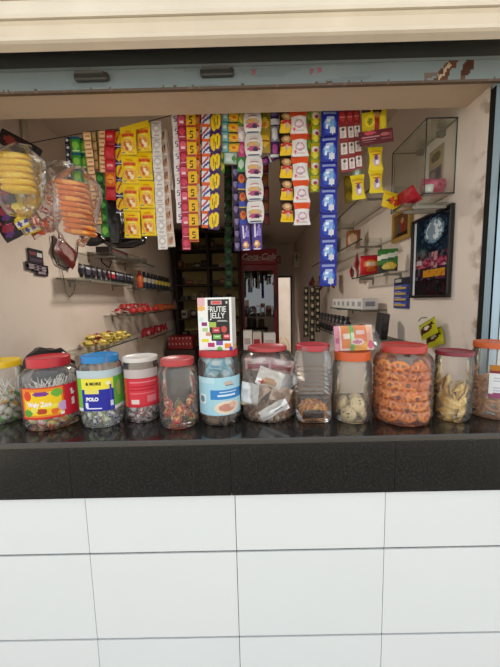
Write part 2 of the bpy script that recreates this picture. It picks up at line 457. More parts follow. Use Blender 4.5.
JAR = {}
def jar(key, label, px0, px1, yb, l0, l1, ylt, ylb, lidcol, p=2, ribs=(), lip=0, shrink=1.0, lidlab=None):
    Yf = PZ((px0 + px1) / 2, yb, ZT).y
    bis, h = tang(px0, px1, (yb + ylb) / 2)
    d = Yf / (math.cos(bis) - math.sin(h)); R = d * math.sin(h) * shrink
    c = Vector((d * math.sin(bis), d * math.cos(bis), ZT))
    lb, lh = tang(l0, l1, ylt)
    rl = c.xy.length * math.sin(lh)
    zt = PY((l0 + l1) / 2, ylt, c.y + rl).z - ZT
    zl = PY((l0 + l1) / 2, ylb, c.y - rl).z - ZT
    t = thing('candy_jar', label, 'jar', c)
    a0 = math.atan2(-c.y, -c.x)                                      # towards the viewer
    sec = supersec(p, 0)
    rn = rl * .93
    hb = zl - .02 * 1.0
    zs_ = zl - min(.045, zl * .26)                                   # where the shoulder begins
    prof = [(0, .004), (R * .80, .004), (R * .84, .0), (R * .93, .004), (R * .985, .014), (R, .03)]
    nn = 16
    for i in range(1, nn + 1):
        z = .03 + (zs_ - .03) * i / nn; r = R
        for rz, rd in ribs:
            r -= rd * math.exp(-((z / zt - rz) / .018) ** 2)
        prof.append((r, z))
    if ribs:
        prof = prof[:6]
        for i in range(1, 61):
            z = .03 + (zs_ - .03) * i / 60; r = R
            for rz, rd in ribs: r -= rd * math.exp(-((z / zt - rz) / .016) ** 2)
            prof.append((r, z))
    for i in range(1, 7):
        a = i / 6 * PI / 2
        prof.append((rn + (R - rn) * math.cos(a), zs_ + (zl - .004 - zs_) * math.sin(a)))
    prof += [(rn, zt - .004)]
    nsec = lambda a: sec(a)
    MB().lathe(prof, 48, 'FFFFFF', nsec).build('jar_body', 'jar', t)
    n = 72
    kn = lambda a: 1 + .006 * math.cos(a * 36)
    lp = [(rn * .98, zl + .001), (rl, zl), (rl, zl + .001), (rl * 1.0, zt - .003), (rl * .985, zt), (rl * .90, zt + .0005), (rl * .87, zt - .002), (0, zt - .002)]
    lid = MB().lathe(lp, n, lidcol, lambda a: 1.0)
    lo = lid.build('lid', 'plastic', t)
    if lidlab: lo['label'] = lidlab
    JAR[key] = dict(t=t, c=c, R=R, rl=rl, zt=zt, zl=zl, zs=zs_, a0=a0, sec=sec, rn=rn)
    return JAR[key]


RIB10 = [(z, .004) for z in (.2, .33, .46, .59, .70)]
RIB8 = [(z, .0035) for z in (.3, .36, .42, .48, .54, .6, .66)]
J = jar
J('J1', 'jar with a yellow lid at the left end of the counter', -24, 27.5, 426.5, -20, 27.5, 357, 370, 'EBC21E')
J('J2', 'wide jar of lollipops with a red lid and red cartoon label', 20.5, 82, 433, 30, 75, 353, 368.5, 'C02832')
J('J3', 'squarish jar with a bright blue lid and a navy and yellow label', 80.5, 124, 429.5, 81, 120, 351.5, 364, '2280BE', 3)
J('J4', 'jar with a whitish lid and a plain red label', 124, 160, 424, 123, 159, 353, 363, 'D9D2CB')
J('J5', 'unlabelled jar with a coral lid holding a low heap of red and gold sweets', 159, 199, 431, 160, 194, 355, 367, 'B83F40')
J('J6', 'jar with a light blue wrap-around label and a box on its red lid', 199, 240.5, 427.5, 199, 238, 345.5, 358, 'BC2830')
J('J7', 'wide clear jar holding loose white plastic packets under a coral lid', 241, 295, 425, 247.5, 286.5, 343, 352.5, 'B43E42')
J('J8', 'ribbed squarish jar with a coral lid and orange mix in its bottom', 294.5, 331, 424.5, 295, 329, 341.5, 352, 'B43A42', 4, RIB8)
J('J9', 'jar of pale round biscuits with a packet lying on its orange lid', 332, 372, 425.5, 334, 371, 347.5, 362, 'CC5828')
J('J10', 'big ribbed jar full of orange fried wheels under a coral lid', 372, 434, 429.5, 380, 428, 341, 354.5, 'B84038', 2, RIB10)
J('J11', 'jar of pale diamond biscuits with a maroon lid', 433, 473, 424, 430.5, 471, 347.5, 357.5, '7E2B38')
J('J12', 'jar with an orange lid and paper label at the right end', 469, 514, 421.5, 466, 508, 339, 350, 'C25A2A')
_l = []
for a, c in zip(list(JAR), list(JAR)[1:]):
    A, B = JAR[a], JAR[c]; _l.append(('JAR', a, c, 'gap', round((A['c'] - B['c']).xy.length - A['R'] - B['R'], 4), 'R', round(A['R'], 3), 'h', round(A['zt'], 3), 'c', tuple(round(q, 3) for q in A['c'])))




def jar_label(k, x0, x1, z0, z1, paint, nu=40, nv=24, mat='paper', lift=.0012):
    j = JAR[k]; R = j['R'] + lift
    mb = MB().grid(nu, nv, lambda u, v: (x0 + (x1 - x0) * u, 0, z0 + (z1 - z0) * v), paint)
    return wrap(mb, R, j['a0'], 0, j['sec']).build('paper_label', mat, j['t'])


def jar_text(k, lab, body, size, col, x, z, sx=1.0, bold=0.0, shear=0.0, lift=.0022):
    j = JAR[k]; mb = text_mb(body, size, col, .0003, sx, shear, bold)
    mb.v = [(a + x, b_, c_ + z) for a, b_, c_ in mb.v]
    return wrap(mb, j['R'] + lift, j['a0'], 0, j['sec']).build('lettering', 'paper', lab)


def jx(k, px):   # arc position on the jar front (metres right of the facing line) for a picture column
    j = JAR[k]; al = math.atan2(ray(px, 395).x, ray(px, 395).y); be = math.atan2(j['c'].x, j['c'].y)
    d = j['c'].xy.length; s_ = max(-.999, min(.999, d * math.sin(al - be) / j['R']))
    return j['R'] * (math.asin(s_) - (al - be))


def jz(k, py, px=None):
    j = JAR[k]; q = j['c'].xy.length - j['R']
    px = px or 250 + F * j['c'].x / j['c'].y
    d = ray(px, py); return CAM.z + d.z * q / math.hypot(d.x, d.y) - ZT


# labels
def p2(u, v):
    if u < .60:
        q = painter('D3322C', ('r', .03, .06, .58, .95, 'E8892A'), ('r', .06, .12, .55, .88, 'F2C91E'), ('e', .1, .2, .07, .12, '5FA03A'), ('e', .12, .75, .06, .15, 'D8452A'),
                    ('e', .5, .8, .07, .13, '6FAE3C'), ('e', .3, .8, .1, .07, '7E3A8C'), ('e', .46, .22, .05, .09, 'E46A2A'), ('e', .3, .25, .06, .1, 'B5472A'), ('e', .2, .3, .05, .1, 'E9DB5A'), ('e', .4, .4, .12, .08, 'F6E14A'),
                    ('e', .57, .35, .07, .16, 'C9A0CF'), ('e', .55, .12, .03, .05, 'F0E9EC'))
        return q(u, v)
    q = painter('D51E34', ('e', .70, .78, .02, .07, 'F4E8EA'), ('e', .715, .68, .03, .05, 'F4E8EA'), ('e', .715, .45, .025, .10, 'F4E8EA'), ('e', .715, .33, .03, .04, 'F4E8EA'), ('r', .80, 0, .812, 1, 'F07080'),
                *[('r', .84, .3 + .08 * i, .98, .33 + .08 * i, 'A0182A') for i in range(8)])
    return q(u, v)
lab = jar_label('J2', jx('J2', 22), jx('J2', 81.5), jz('J2', 420), jz('J2', 388), p2, 80, 30)
jar_text('J2', lab, 'Wely Zoo', .021, 'FBF4EE', jx('J2', 37.5), jz('J2', 405), .8, .0009)


def p3(u, v):
    if u < .17: return '6FB83A' if v > .1 else 'DDE6DC'
    if u > .70: return painter('5FAE3E', ('e', .83, .62, .06, .25, 'A9B06A'), ('r', .7, 0, 1, .1, 'E5E8E2'))(u, v)
    return painter('2B2F9E', ('r', .0, .68, .72, 1, 'EFE04A'), ('e', .62, .85, .03, .05, 'F6F2D8'), ('r', .21, .54, .47, .65, 'E9DE6A'), ('r', .21, .1, .26, .25, 'E8E8F2'), ('r', .24, .08, .5, .115, 'E8E8F2'), ('r', .63, .0, .66, .8, '4246B4'), ('r', .63, .12, .68, .3, 'D9D9EE'))(u, v)
lab = jar_label('J3', jx('J3', 79.5), jx('J3', 123.5), jz('J3', 412), jz('J3', 379), p3, 60, 30)
jar_label('J3', jx('J3', 79.5), jx('J3', 123.5), jz('J3', 378.8), jz('J3', 371), 'BCCBD0', 40, 4)['label'] = 'pale blue liner above the printed label'
jar_text('J3', lab, '& MORE', .0135, '1E1E22', jx('J3', 93.5), jz('J3', 384.3), 1.0, .0003)
jar_text('J3', lab, 'POLO', .016, 'F2F2F6', jx('J3', 91.5), jz('J3', 400), .95, .0009)

p4 = painter('CF2A3A', ('r', .0, .0, .1, 1, 'D8592E'), ('r', .18, .08, .92, .95, 'DB3A48'), ('r', .2, .86, .9, .9, 'E88C92'), ('r', .2, .7, .85, .73, 'B81F30'), ('r', .2, .58, .8, .61, 'B81F30'), ('r', .2, .46, .88, .49, 'E07078'),
             ('r', .22, .12, .42, .27, 'E9D8CF'), ('r', .62, .14, .88, .40, 'E4828A'))
jar_label('J4', jx('J4', 125.5), jx('J4', 158.5), jz('J4', 408), jz('J4', 379), p4, 40, 26)
jar_label('J4', jx('J4', 125.5), jx('J4', 158.5), jz('J4', 378.8), jz('J4', 370), 'C6B8B6', 40, 4)['label'] = 'pale pinkish liner above the red label'

p6 = painter('A9D6E4', ('r', .05, .3, .22, .55, 'E4EDF0'), ('e', .13, .42, .06, .09, '6F8A94'), ('r', .04, .86, .2, .97, '8CB4C8'), ('r', .32, .42, 1, .68, '3A86C8'), ('r', .48, .59, .84, .62, 'CFE4F2'), ('r', .45, .49, .80, .54, 'DCEBF6'), ('e', .64, .2, .26, .18, 'EBD9C4'), ('e', .62, .2, .16, .10, 'C98F7A'), ('e', .74, .26, .08, .08, 'E3B9A6'),
             ('e', .66, .84, .09, .07, 'C9B8AE'), ('r', .6, .78, .76, .81, '7A6A70'), ('r', .0, .86, .4, 1, 'BFE0EA'))
lab = jar_label('J6', jx('J6', 199.8), jx('J6', 240), jz('J6', 416), jz('J6', 378), p6, 60, 40)
p12 = painter('DCDDE0', ('r', 0, .84, 1, 1, 'B0722A'), ('r', 0, .74, 1, .84, '7E3038'), ('r', 0, 0, 1, .08, '8C4A6A'), ('e', .5, .1, .5, .07, '8C4A6A'), *[('r', .12, .2 + .1 * i, .8, .23 + .1 * i, 'B4B8C4') for i in range(5)])
lab = jar_label('J12', jx('J12', 488), jx('J12', 517), jz('J12', 398), jz('J12', 365), p12, 24, 24)


# what is in the jars -------------------------------------------------
def pack(n, r, R, top=9, squash=1.0, tries=60, seed=1, z0=.005, rin=0.0):
    rnd = random.Random(seed); P = []
    for _ in range(n):
        best = None
        for _t in range(tries):
            q = R - r; ra = math.sqrt(rnd.uniform((rin / q) ** 2 if rin < q else 0, 1)) * q; a = rnd.uniform(0, 2 * PI)
            x, y = ra * math.cos(a), ra * math.sin(a); z = z0 + r * squash
            for X, Y, Z in P:
                d = math.hypot(X - x, Y - y)
                if d < 2 * r: z = max(z, Z + squash * math.sqrt(4 * r * r - d * d))
            if best is None or z < best[2]: best = (x, y, z)
        if best[2] < top: P.append(best)
    return P


def rot_rand(rnd): return (rnd.uniform(0, 6.28), rnd.uniform(0, 6.28), rnd.uniform(0, 6.28))


def candy_mesh(name, r, cols, seed=0):
    """a twist-wrapped sweet: plump middle and two crimped fans"""
    rnd = random.Random(seed)
    def c(u, v):
        k = cols[int(v * 5 + u * 3 + seed) % len(cols)]; return k
    m = MB().ell((0, 0, 0), (r * .74, r * .62, r * .58), c, 10, 6, .12, seed=seed)
    for sx in (-1, 1):
        m.grid(6, 2, lambda u, v: (sx * r * (.66 + .36 * v), (u - .5) * r * (.4 + .7 * v), r * .10 * math.sin(u * 12) * v), lambda u, v: cols[int(u * 6) % len(cols)])
    return m.mesh(name)


def ball_mesh(name, r, cols, seed=0):
    def c(u, v): return cols[int(u * 4 + v * 3 + seed) % len(cols)]
    m = MB().ell((0, 0, 0), (r, r, r), c, 12, 8, .08, seed=seed)
    return m.mesh(name)


def fill(key, name, label, cat, group, meshes, mat, P, rnd, flat=False):
    j = JAR[key]
    for i, (x, y, z) in enumerate(P):
        o = link(name, meshes[i % len(meshes)], mat, None, (j['c'].x + x, j['c'].y + y, ZT + z), (0, 0, rnd.uniform(0, 6.28)) if flat else rot_rand(rnd))
        tag(o, label, cat, group)


rnd = random.Random(3)
W = .985
# J1 and J2: lollipops
def lollies(key, n, meshes, label, group, stick='F0EEE8', ball_r=.013, seed=1, R=None, sl=.085, tip=None):
    j = JAR[key]; rn_ = random.Random(seed); R = (R or j['R']) * .93
    P = pack(n, ball_r * 1.03, R, .11, seed=seed); sticks = []
    def segdist(a, b, c, d):
        best = 9
        for k in range(9):
            p = a.lerp(b, k / 8)
            e = d - c; q = max(0, min(1, (p - c).dot(e) / max(e.length_squared, 1e-9)))
            best = min(best, (p - c - e * q).length)
        return best
    for i, (x, y, z) in enumerate(P):
        t = thing('lollipop', label, 'lollipop', (j['c'].x + x, j['c'].y + y, ZT + z), (0, 0, rn_.uniform(0, 6)), group)
        link('wrapped_head', meshes[i % len(meshes)], 'candy', t)
        # the stick leans out of the heap where there is room for it
        o_ = Vector((x, y, z)); pick = None
        for tr in range(70):
            d = Vector((-x * .35 + rn_.uniform(-.05, .05), -y * .35 + rn_.uniform(-.05, .05), .07 if tr < 50 else rn_.uniform(-.03, .05))).normalized()
            L = min(sl * (1 - tr / 110), (j['zs'] - z - .004) / max(d.z, .3))
            while L > .03 and math.hypot(x + d.x * L, y + d.y * L) > j['R'] * .9: L -= .006
            a, b = o_ + d * ball_r * .8, o_ + d * L
            ok = all(segdist(a, b, Vector(h), Vector(h)) > ball_r + .0022 for k, h in enumerate(P) if k != i) and all(segdist(a, b, c, e) > .004 for c, e in sticks)
            if ok and b.z > .006: pick = (d, L); break
        if pick is None: d, L = Vector((-x, -y, .02)).normalized(), ball_r * 1.05
        else: d, L = pick
        sticks.append((o_ + d * ball_r * .8, o_ + d * L))
        d2 = Matrix.Rotation(-t.rotation_euler.z, 3, 'Z') @ d
        MB().tube([d2 * ball_r * .8, d2 * L], .0018, stick, 6).build('stick', 'plastic', t)
LM1 = [ball_mesh('wrapped_head', .0135, c, i) for i, c in enumerate([('4FA33C', 'F2F2EA', 'F2F2EA'), ('F0F0EA', 'D94A3A', 'F0F0EA'), ('E8E8DC', '7DBB4A'), ('F4F0E4', 'E8B23A', 'F4F0E4')])]
lollies('J1', 46, LM1, 'green and white wrapped lollipop in the yellow lidded jar', 'lollipops in the yellow lidded jar', seed=5)
LM2 = [ball_mesh('wrapped_head', .014, c, i) for i, c in enumerate([('E3B53A', 'D9482E', 'F2D86A'), ('D8452E', 'F0D9C0'), ('8FAE3A', 'F1E4B0', 'D86A2E'), ('E9A23A', 'F3E6C6'), ('C23A5A', 'F0D0D8', '9AB23A')])]
lollies('J2', 64, LM2, 'colourful wrapped lollipop with a white stick in the wide red lidded jar', 'lollipops in the wide red lidded jar', seed=6, sl=.17)
# J3 mints, J4, J5 wrapped sweets
CM3 = [candy_mesh('wrapped_mint', .0165, c, i) for i, c in enumerate([('F6F8F6', 'F6F8F6', '2C3C9A'), ('F2F5EE', '7FBE5A', 'F6F8F6'), ('F6F6F4', '3A4A9A', 'F6F6F4'), ('E6EAA8', 'F4F4F0')])]
fill('J3', 'wrapped_mint', 'white blue and green wrapped mint in the blue lidded jar', 'mint', 'mints in the blue lidded jar', CM3, 'candy', pack(70, .0145, JAR['J3']['R'] * .93, .062, .95, seed=3), rnd)
CM4 = [candy_mesh('wrapped_sweet', .017, c, i) for i, c in enumerate([('F4F2F0', 'F4F2F0', 'C23A44'), ('EAE8E8', 'F2F0F0', '8A8488'), ('F2EEEC', 'D0525A', 'F0ECEC'), ('E2DEDE', 'F6F4F4')])]
fill('J4', 'wrapped_sweet', 'silver white and red wrapped sweet in the white lidded jar', 'sweet', 'sweets in the white lidded jar', CM4, 'candy', pack(60, .015, JAR['J4']['R'] * .95, .07, .95, seed=4), rnd)
CM5 = [candy_mesh('wrapped_sweet', .024, c, i) for i, c in enumerate([('C8282C', 'E0B850', 'D84436'), ('D83C38', 'F0D09A', 'A8262A'), ('E0BC66', 'C83632', '6E8A42'), ('D0342E', 'EACB88')])]
fill('J5', 'wrapped_sweet', 'red and gold wrapped sweet in the unlabelled coral lidded jar', 'sweet', 'sweets in the unlabelled coral lidded jar', CM5, 'candy', pack(34, .0205, JAR['J5']['R'] * .97, .065, .9, seed=5), rnd)
# J6 biscuits below, light blue packets above
CM6 = [MB().box((-.014, -.008, -.005), (.014, .008, .005), c, .002).mesh('toffee') for c in ('A98A6A', '8A6A50', 'C9B49A', '6E5342', 'B79C80')]
fill('J6', 'toffee', 'small brown toffee in the blue labelled jar', 'toffee', 'toffees in the blue labelled jar', CM6, 'candy', pack(60, .0125, JAR['J6']['R'] * .95, .06, .7, seed=6), rnd)


def pouch_mesh(name, w, h, tk, paint, nu=10, nv=12, crumple=.0, seed=0, back=None):
    def f(s):
        def g(u, v):
            e = max(0, (1 - abs(2 * u - 1) ** 2.4)) * max(0, math.sin(PI * min(max((v - .06) / .88, 0), 1))) ** .6
            n = crumple * noise.noise(Vector((u * 4 + seed, v * 4, s + seed))) if crumple and 0 < u < 1 and 0 < v < 1 else 0
            k = crumple * 1.2 * noise.noise(Vector((u * 2.5, v * 2.5 + seed, 7)))
            return ((u - .5) * w, -s * (tk * e * .5) + n * e + k, (v - .5) * h)
        return g
    m = MB().grid(nu, nv, f(1), paint).grid(nu, nv, f(-1), back or paint, flip=True)
    return m.mesh(name)


j = JAR['J6']
PB6 = [pouch_mesh('blue_packet', .045, .05, .016, painter('8CC4D6', ('e', .5, .5, .3, .3, 'CFE4EA'), ('r', .1, .1, .9, .25, '5E9CBC')), crumple=.006, seed=i) for i in range(3)]
for i, (dx, dz, a) in enumerate(((-.028, .0, .4), (.026, .004, -.5), (-.006, .05, .2), (.028, .052, 1.2), (-.034, .06, -.9))):
    o = link('blue_packet', PB6[i % 3], 'foil', None, (j['c'].x + dx, j['c'].y - .028 + abs(dx) * .4 + (i % 2) * .012, ZT + jz('J6', 382) + .005 + dz), (0, a, a * .6))
    tag(o, 'pale blue packet stuffed above the toffees in the blue labelled jar', 'packet', 'pale blue packets in the blue labelled jar')
# J7 white carry bags and beige snacks
j = JAR['J7']
PW = [pouch_mesh('plastic_packet', .085, .06, .02, painter('E8E6E4', ('e', .5, .3, .34, .22, 'C9A27E'), ('e', .25, .2, .12, .12, 'A84A50')), crumple=.012, seed=1),
      pouch_mesh('plastic_packet', .10, .04, .014, painter('ECEBEA', ('r', .55, .3, .8, .55, '8A8A90')), crumple=.012, seed=2),
      pouch_mesh('plastic_packet', .06, .08, .022, painter('D8DADC', ('r', .0, .0, 1, .2, 'C8B49C')), crumple=.014, seed=3),
      pouch_mesh('plastic_packet', .085, .045, .02, painter('B99A96', ('r', .1, .2, .9, .6, '9A3A4A'), ('e', .5, .8, .3, .15, 'DACCC8')), crumple=.012, seed=4),
      pouch_mesh('plastic_packet', .07, .05, .024, painter('C9B0A0', ('e', .4, .4, .3, .3, 'A08070')), crumple=.012, seed=5)]
for (k, px, py, dy, a, lab_) in ((0, 270, 378, .012, .35, 'white packet with brown bits in the middle of the wide clear jar'), (1, 274, 410, .013, -.45, 'slanted white plastic packet low in the wide clear jar'),
                              (2, 250, 394, .03, .1, 'grey white packet standing on the left side in the wide clear jar'), (3, 258, 364, .03, -.05, 'maroon and clear packet high up in the wide clear jar'),
                              (3, 281, 366, .034, .2, 'maroon packet high up on the right in the wide clear jar'), (4, 281, 394, .034, .3, 'pinkish packet on the right in the wide clear jar'),
                              (4, 259, 391, .045, -.7, 'crumpled pinkish packet behind the white ones in the wide clear jar'), (2, 285, 382, .05, .9, 'crumpled grey packet at the back in the wide clear jar')):
    p = PY(px, py, j['c'].y - j['R'] + dy)
    tag(link('plastic_packet', PW[k], 'foil', None, p, (.1, a, (px - 268) * .012)), lab_, 'packet')
CM7 = [MB().ell((0, 0, 0), (.012, .009, .007), c, 8, 5, .3, seed=i).mesh('snack_piece') for i, c in enumerate(('D9B48E', 'C99C74', 'E3C7A8', 'B98A66'))]
fill('J7', 'snack_piece', 'small tan snack piece at the bottom of the wide clear jar', 'snack', 'snack pieces in the wide clear jar', CM7, 'food', pack(70, .0105, j['R'] * .94, .035, .7, seed=7), rnd)
# J8 orange mix with a dark packet
j = JAR['J8']
CM8 = [MB().ell((0, 0, 0), (.011, .006, .005), c, 8, 5, .25, seed=i).mesh('snack_piece') for i, c in enumerate(('F0A040', 'DC8A30', 'F6BC60', 'D07E28'))]
P8 = pack(110, .0088, j['R'] * .88, .05, .62, seed=8)
fill('J8', 'snack_piece', 'orange fried snack piece in the ribbed squarish jar', 'snack', 'orange snack pieces in the ribbed squarish jar', CM8, 'food', P8, rnd)
p = PY(313.5, 414.5, j['c'].y - j['R'] * .90)
tag(link('dark_packet', pouch_mesh('dark_packet', .07, .026, .012, painter('3A2E2A', ('r', .1, .4, .9, .6, '5A463C')), crumple=.004), 'foil', None, p, (0, 0, 0)), 'flat dark brown packet among the orange mix in the ribbed jar', 'packet')
# J9 round biscuits
def biscuit(seed):
    r = .026
    m = MB().ell((0, 0, 0), (r, r, r * .55), lambda u, v: 'EAD6A8' if noise.noise(Vector((u * 14, v * 14, seed))) < .3 else 'C9AA76', 22, 12, .22, seed=seed)
    for i in range(5):
        a = rnd.uniform(0, 6.28); q = rnd.uniform(0, .5) * r
        m.ell((q * math.cos(a), q * math.sin(a), r * .5), (.0035, .0025, .002), '4A3424', 6, 4)
    return m.mesh('round_biscuit')
BM = [biscuit(i * 3) for i in range(4)]
j = JAR['J9']
for i, (x, y, z) in enumerate(pack(9, .0255, j['R'] * .99, .068, .8, seed=23, tries=200)):
    tilt = rnd.uniform(.7, 1.5); a = math.atan2(y, x)
    o = link('round_biscuit', BM[i % 4], 'food', None, (j['c'].x + x * .94, j['c'].y + y * .94, ZT + z), (tilt * math.sin(-a) * -1, tilt * math.cos(a), 0))
    o.rotation_euler = Vector((math.cos(a), math.sin(a), .35)).to_track_quat('Z', 'Y').to_euler()
    tag(o, 'pale round biscuit with dark nut bits in the orange lidded jar', 'biscuit', 'round biscuits in the jar')
# J10 fried wheels
def wheel(seed):
    r = .034; m = MB()
    cols = ['F28C12', 'E87C08', 'FAA232']
    n = 40
    for rr, th in ((1.0, .0058), (.36, .0052)):
        pts = [((r - .002) * rr * math.cos(2 * PI * k / n) * (1 + .03 * math.sin(k * 2.3 + seed)), (r - .002) * rr * math.sin(2 * PI * k / n) * (1 + .03 * math.sin(k * 1.7)), .0022 * math.sin(k * 1.9 + seed)) for k in range(n + 1)]
        m.tube(pts, [th * (1 + .18 * math.sin(k * 2.6)) for k in range(n + 1)], cols[seed % 3], 7)
    for k in range(9):
        a = 2 * PI * k / 9 + seed
        m.tube([(r * .36 * math.cos(a), r * .36 * math.sin(a), 0), (r * .68 * math.cos(a + .08), r * .68 * math.sin(a + .08), .002), (r * math.cos(a), r * math.sin(a), 0)], .0048, cols[(seed + k) % 3], 6)
    return m.mesh('fried_wheel')
WM = [wheel(i) for i in range(3)]
j = JAR['J10']; nrow = 4; hh = (j['zs'] - .012) / nrow
for row in range(nrow):
    for k in range(8):
        a = j['a0'] + (k - 4) * .785 + (row % 2) * .35 + .3
        if row == nrow - 1 and k % 3 == 1 and abs(k - 4) > 2: continue
        for ring in range(1):
            q = j['R'] * (.77 if (row + k) % 2 else .63)
            if ring == 1 and (k % 2 or row % 2): continue
            o = link('fried_wheel', WM[(k + row) % 3], 'food', None, (j['c'].x + q * math.cos(a), j['c'].y + q * math.sin(a), ZT + .045 + row * hh * .95))
            o.rotation_euler = Vector((math.cos(a + rnd.uniform(-.25, .25)), math.sin(a), rnd.uniform(-.2, .35))).to_track_quat('Z', 'Y').to_euler()
            tag(o, 'orange spoked fried wheel snack in the big ribbed jar', 'snack', 'fried wheels in the big ribbed jar')
# J11 diamonds, J12 twists
def diamond(seed):
    def col(u, v): return ['ECC878', 'DEB458', 'F4DA98'][int(u * 5 + v * 4 + seed) % 3]
    r = .021
    def f(s):
        def g(u, v):
            e = (1 - abs(2 * u - 1) ** 2) * (1 - abs(2 * v - 1) ** 2)
            x, y = (u - .5) * 2, (v - .5) * 2
            return ((x + y) * r * .62, (x - y) * r * .85, s * (.002 + .011 * e) + .003 * noise.noise(Vector((u * 3, v * 3, seed))))
        return g
    m = MB().grid(8, 8, f(1), col, flip=True).grid(8, 8, f(-1), col)
    m.v = [(x, y, z) for x, y, z in m.v]
    return m.mesh('diamond_biscuit')
DM = [diamond(i) for i in range(4)]
fill('J11', 'diamond_biscuit', 'pale golden diamond shaped fried biscuit in the maroon lidded jar', 'biscuit', 'diamond biscuits in the maroon lidded jar', DM, 'food', pack(90, .0185, JAR['J11']['R'] - .009, JAR['J11']['zs'] * .74, .62, seed=11, z0=.014), rnd)
def twist(seed):
    pts = []; L = .036
    for i in range(15):
        q = i / 14 - .5; pts.append((q * 2 * L, .008 * math.sin(q * 5 + seed) , .006 * math.cos(q * 6 + seed)))
    m = MB().tube(pts, [.0062 * (1 + .2 * math.sin(i * 1.9 + seed)) * (1 - .5 * abs(i / 14 - .5)) for i in range(15)], ['CC9A70', 'DAAC84', 'BC8458'][seed % 3], 8)
    return m.mesh('snack_twist')
TM = [twist(i) for i in range(4)]
j = JAR['J12']
for i, (x, y, z) in enumerate(pack(58, .0165, j['R'] * .88, j['zs'] * .72, .7, seed=12)):
    a = math.atan2(y, x) + PI / 2 + rnd.uniform(-.4, .4)
    o = link('snack_twist', TM[i % 4], 'food', None, (j['c'].x + x * .9, j['c'].y + y * .9, ZT + z), (rnd.uniform(0, 1), rnd.uniform(-.5, .5), a))
    tag(o, 'brown crinkled snack twist in the jar at the right end', 'snack', 'snack twists in the jar at the right end')

# box of jelly sweets on the sixth jar
j = JAR['J6']; zt = ZT + j['zt'] + .001
c = Vector((j['c'].x, j['c'].y - .012, zt))
pl, pr = PY(198.5, 345, c.y - .03), PY(233, 345, c.y - .03); bw = pr.x - pl.x; bh = PY(215, 297.5, c.y - .03).z - zt; bd = .055
t = thing('jelly_box', 'white and black fruit jelly sweet box standing on a jar lid', 'box', ((pl.x + pr.x) / 2, c.y - .03, zt), (0, 0, math.radians(-9)))
tiles = [('r', .10, .46, .26, .54, '8A3A7A'), ('r', .32, .44, .53, .53, 'A8C25A'), ('r', .12, .36, .28, .43, 'B9CF8E'), ('r', .42, .33, .64, .44, 'C0484E'), ('e', .76, .40, .085, .062, 'C8544E'), ('r', .22, .27, .36, .34, 'D0947A'),
         ('r', .44, .21, .66, .30, '7CB85A'), ('r', .73, .22, .93, .31, 'C0404A'), ('r', .09, .15, .30, .22, 'E6D83A'), ('r', .52, .10, .72, .18, '7A55A0'), ('r', .26, .06, .46, .14, 'B83A6E'), ('r', .76, .04, .96, .13, 'E88A3A'), ('e', .62, .02, .08, .05, '7CC25A'), ('e', .95, .03, .05, .05, '6A4A9A'),
         ('r', .46, .37, .60, .395, 'E8B8BA'), ('r', .48, .245, .62, .27, 'CDE6BC'), ('r', .77, .255, .9, .28, 'EDB0B4')]
pf = painter('F0EEEA', ('r', .0, .84, .22, 1, 'E6B4B8'), ('e', .1, .8, .12, .05, 'EDB86A'), ('e', .1, .58, .07, .05, 'CDE8DE'), ('r', .30, .54, .93, .96, '33312F'), ('r', .33, .3, .93, .54, '33312F'), ('r', .38, .18, .93, .3, '33312F'), ('r', .02, .45, .33, .55, 'F4F2EE'),
             ('r', .40, .87, .71, .945, 'C9A6A0'), ('r', .43, .885, .68, .93, 'D8565A'), ('r', .83, .88, .89, .93, 'C9C9BE'), ('r', .56, .545, .88, .555, 'B8B8B4'), ('r', .58, .565, .84, .575, 'B8B8B4'), *tiles)
b = MB().box((-bw / 2, 0, 0), (bw / 2, bd, bh), 'E2DFDA')
b.grid(60, 84, lambda u, v: ((u - .5) * bw, -.0004, v * bh), pf, smooth=False)
b.grid(10, 40, lambda u, v: (bw / 2 + .0004, u * bd, v * bh), painter('DAD7D2', ('r', .3, .15, .4, .9, 'C2BFBA'), ('r', .2, .55, .8, .95, 'C9C6C0'), ('r', .3, .02, .9, .1, 'E0B070')), smooth=False)
body = b.build('carton', 'paper', t)
for s_, zz in (('FRUTIE', .775), ('JELLY', .655)):
    m_ = text_mb(s_, bh * .15, 'F4F4F0', .0005, .80, 0, .0002); m_.v = [(x + bw * (.085 if s_ == 'JELLY' else .06), y - .0012, z + bh * zz) for x, y, z in m_.v]; m_.build('lettering', 'paper', body)

# clear packet of coloured jelly cups on the orange lid
j = JAR['J9']; zt = ZT + j['zt'] + .002
pw = (PY(378, 345, j['c'].y).x - PY(333, 345, j['c'].y).x); ph = .082
p = PY(354, 345, j['c'].y - .01)
pp = painter('E6DDD8', ('r', .0, .0, .14, 1, 'D88AA0'), ('r', .02, .3, .12, .5, 'B84A7A'), ('r', .18, .1, .40, .98, 'E88A3A'), ('r', .40, .0, .50, 1, '6EC24E'), ('r', .50, .35, .82, 1, 'EE8A4A'), ('r', .5, .0, .82, .35, 'F0B84A'), ('r', .82, .1, 1, .95, 'F2C0A8'),
             ('e', .58, .33, .17, .14, 'F1E2E6'), ('e', .58, .33, .13, .07, 'D87A98'), ('r', .22, .45, .38, .65, 'F6E6DA'), ('r', .55, .62, .78, .8, 'F6DCE0'), ('r', .42, .4, .49, .7, 'DDF0D0'), ('e', .92, .2, .08, .16, 'E05A7A'))
t = thing('jelly_packet', 'clear packet of orange and green jelly sweets lying on a jar lid', 'packet', (p.x, j['c'].y - .01, zt + ph / 2), (math.radians(-14), math.radians(-1), 0))
me = pouch_mesh('sweet_sheet', pw * .84, ph, .02, pp, 36, 24, .002, 3)
link('sweet_sheet', me, 'foil', t, (-.002, .0, 0))
fm = MB()
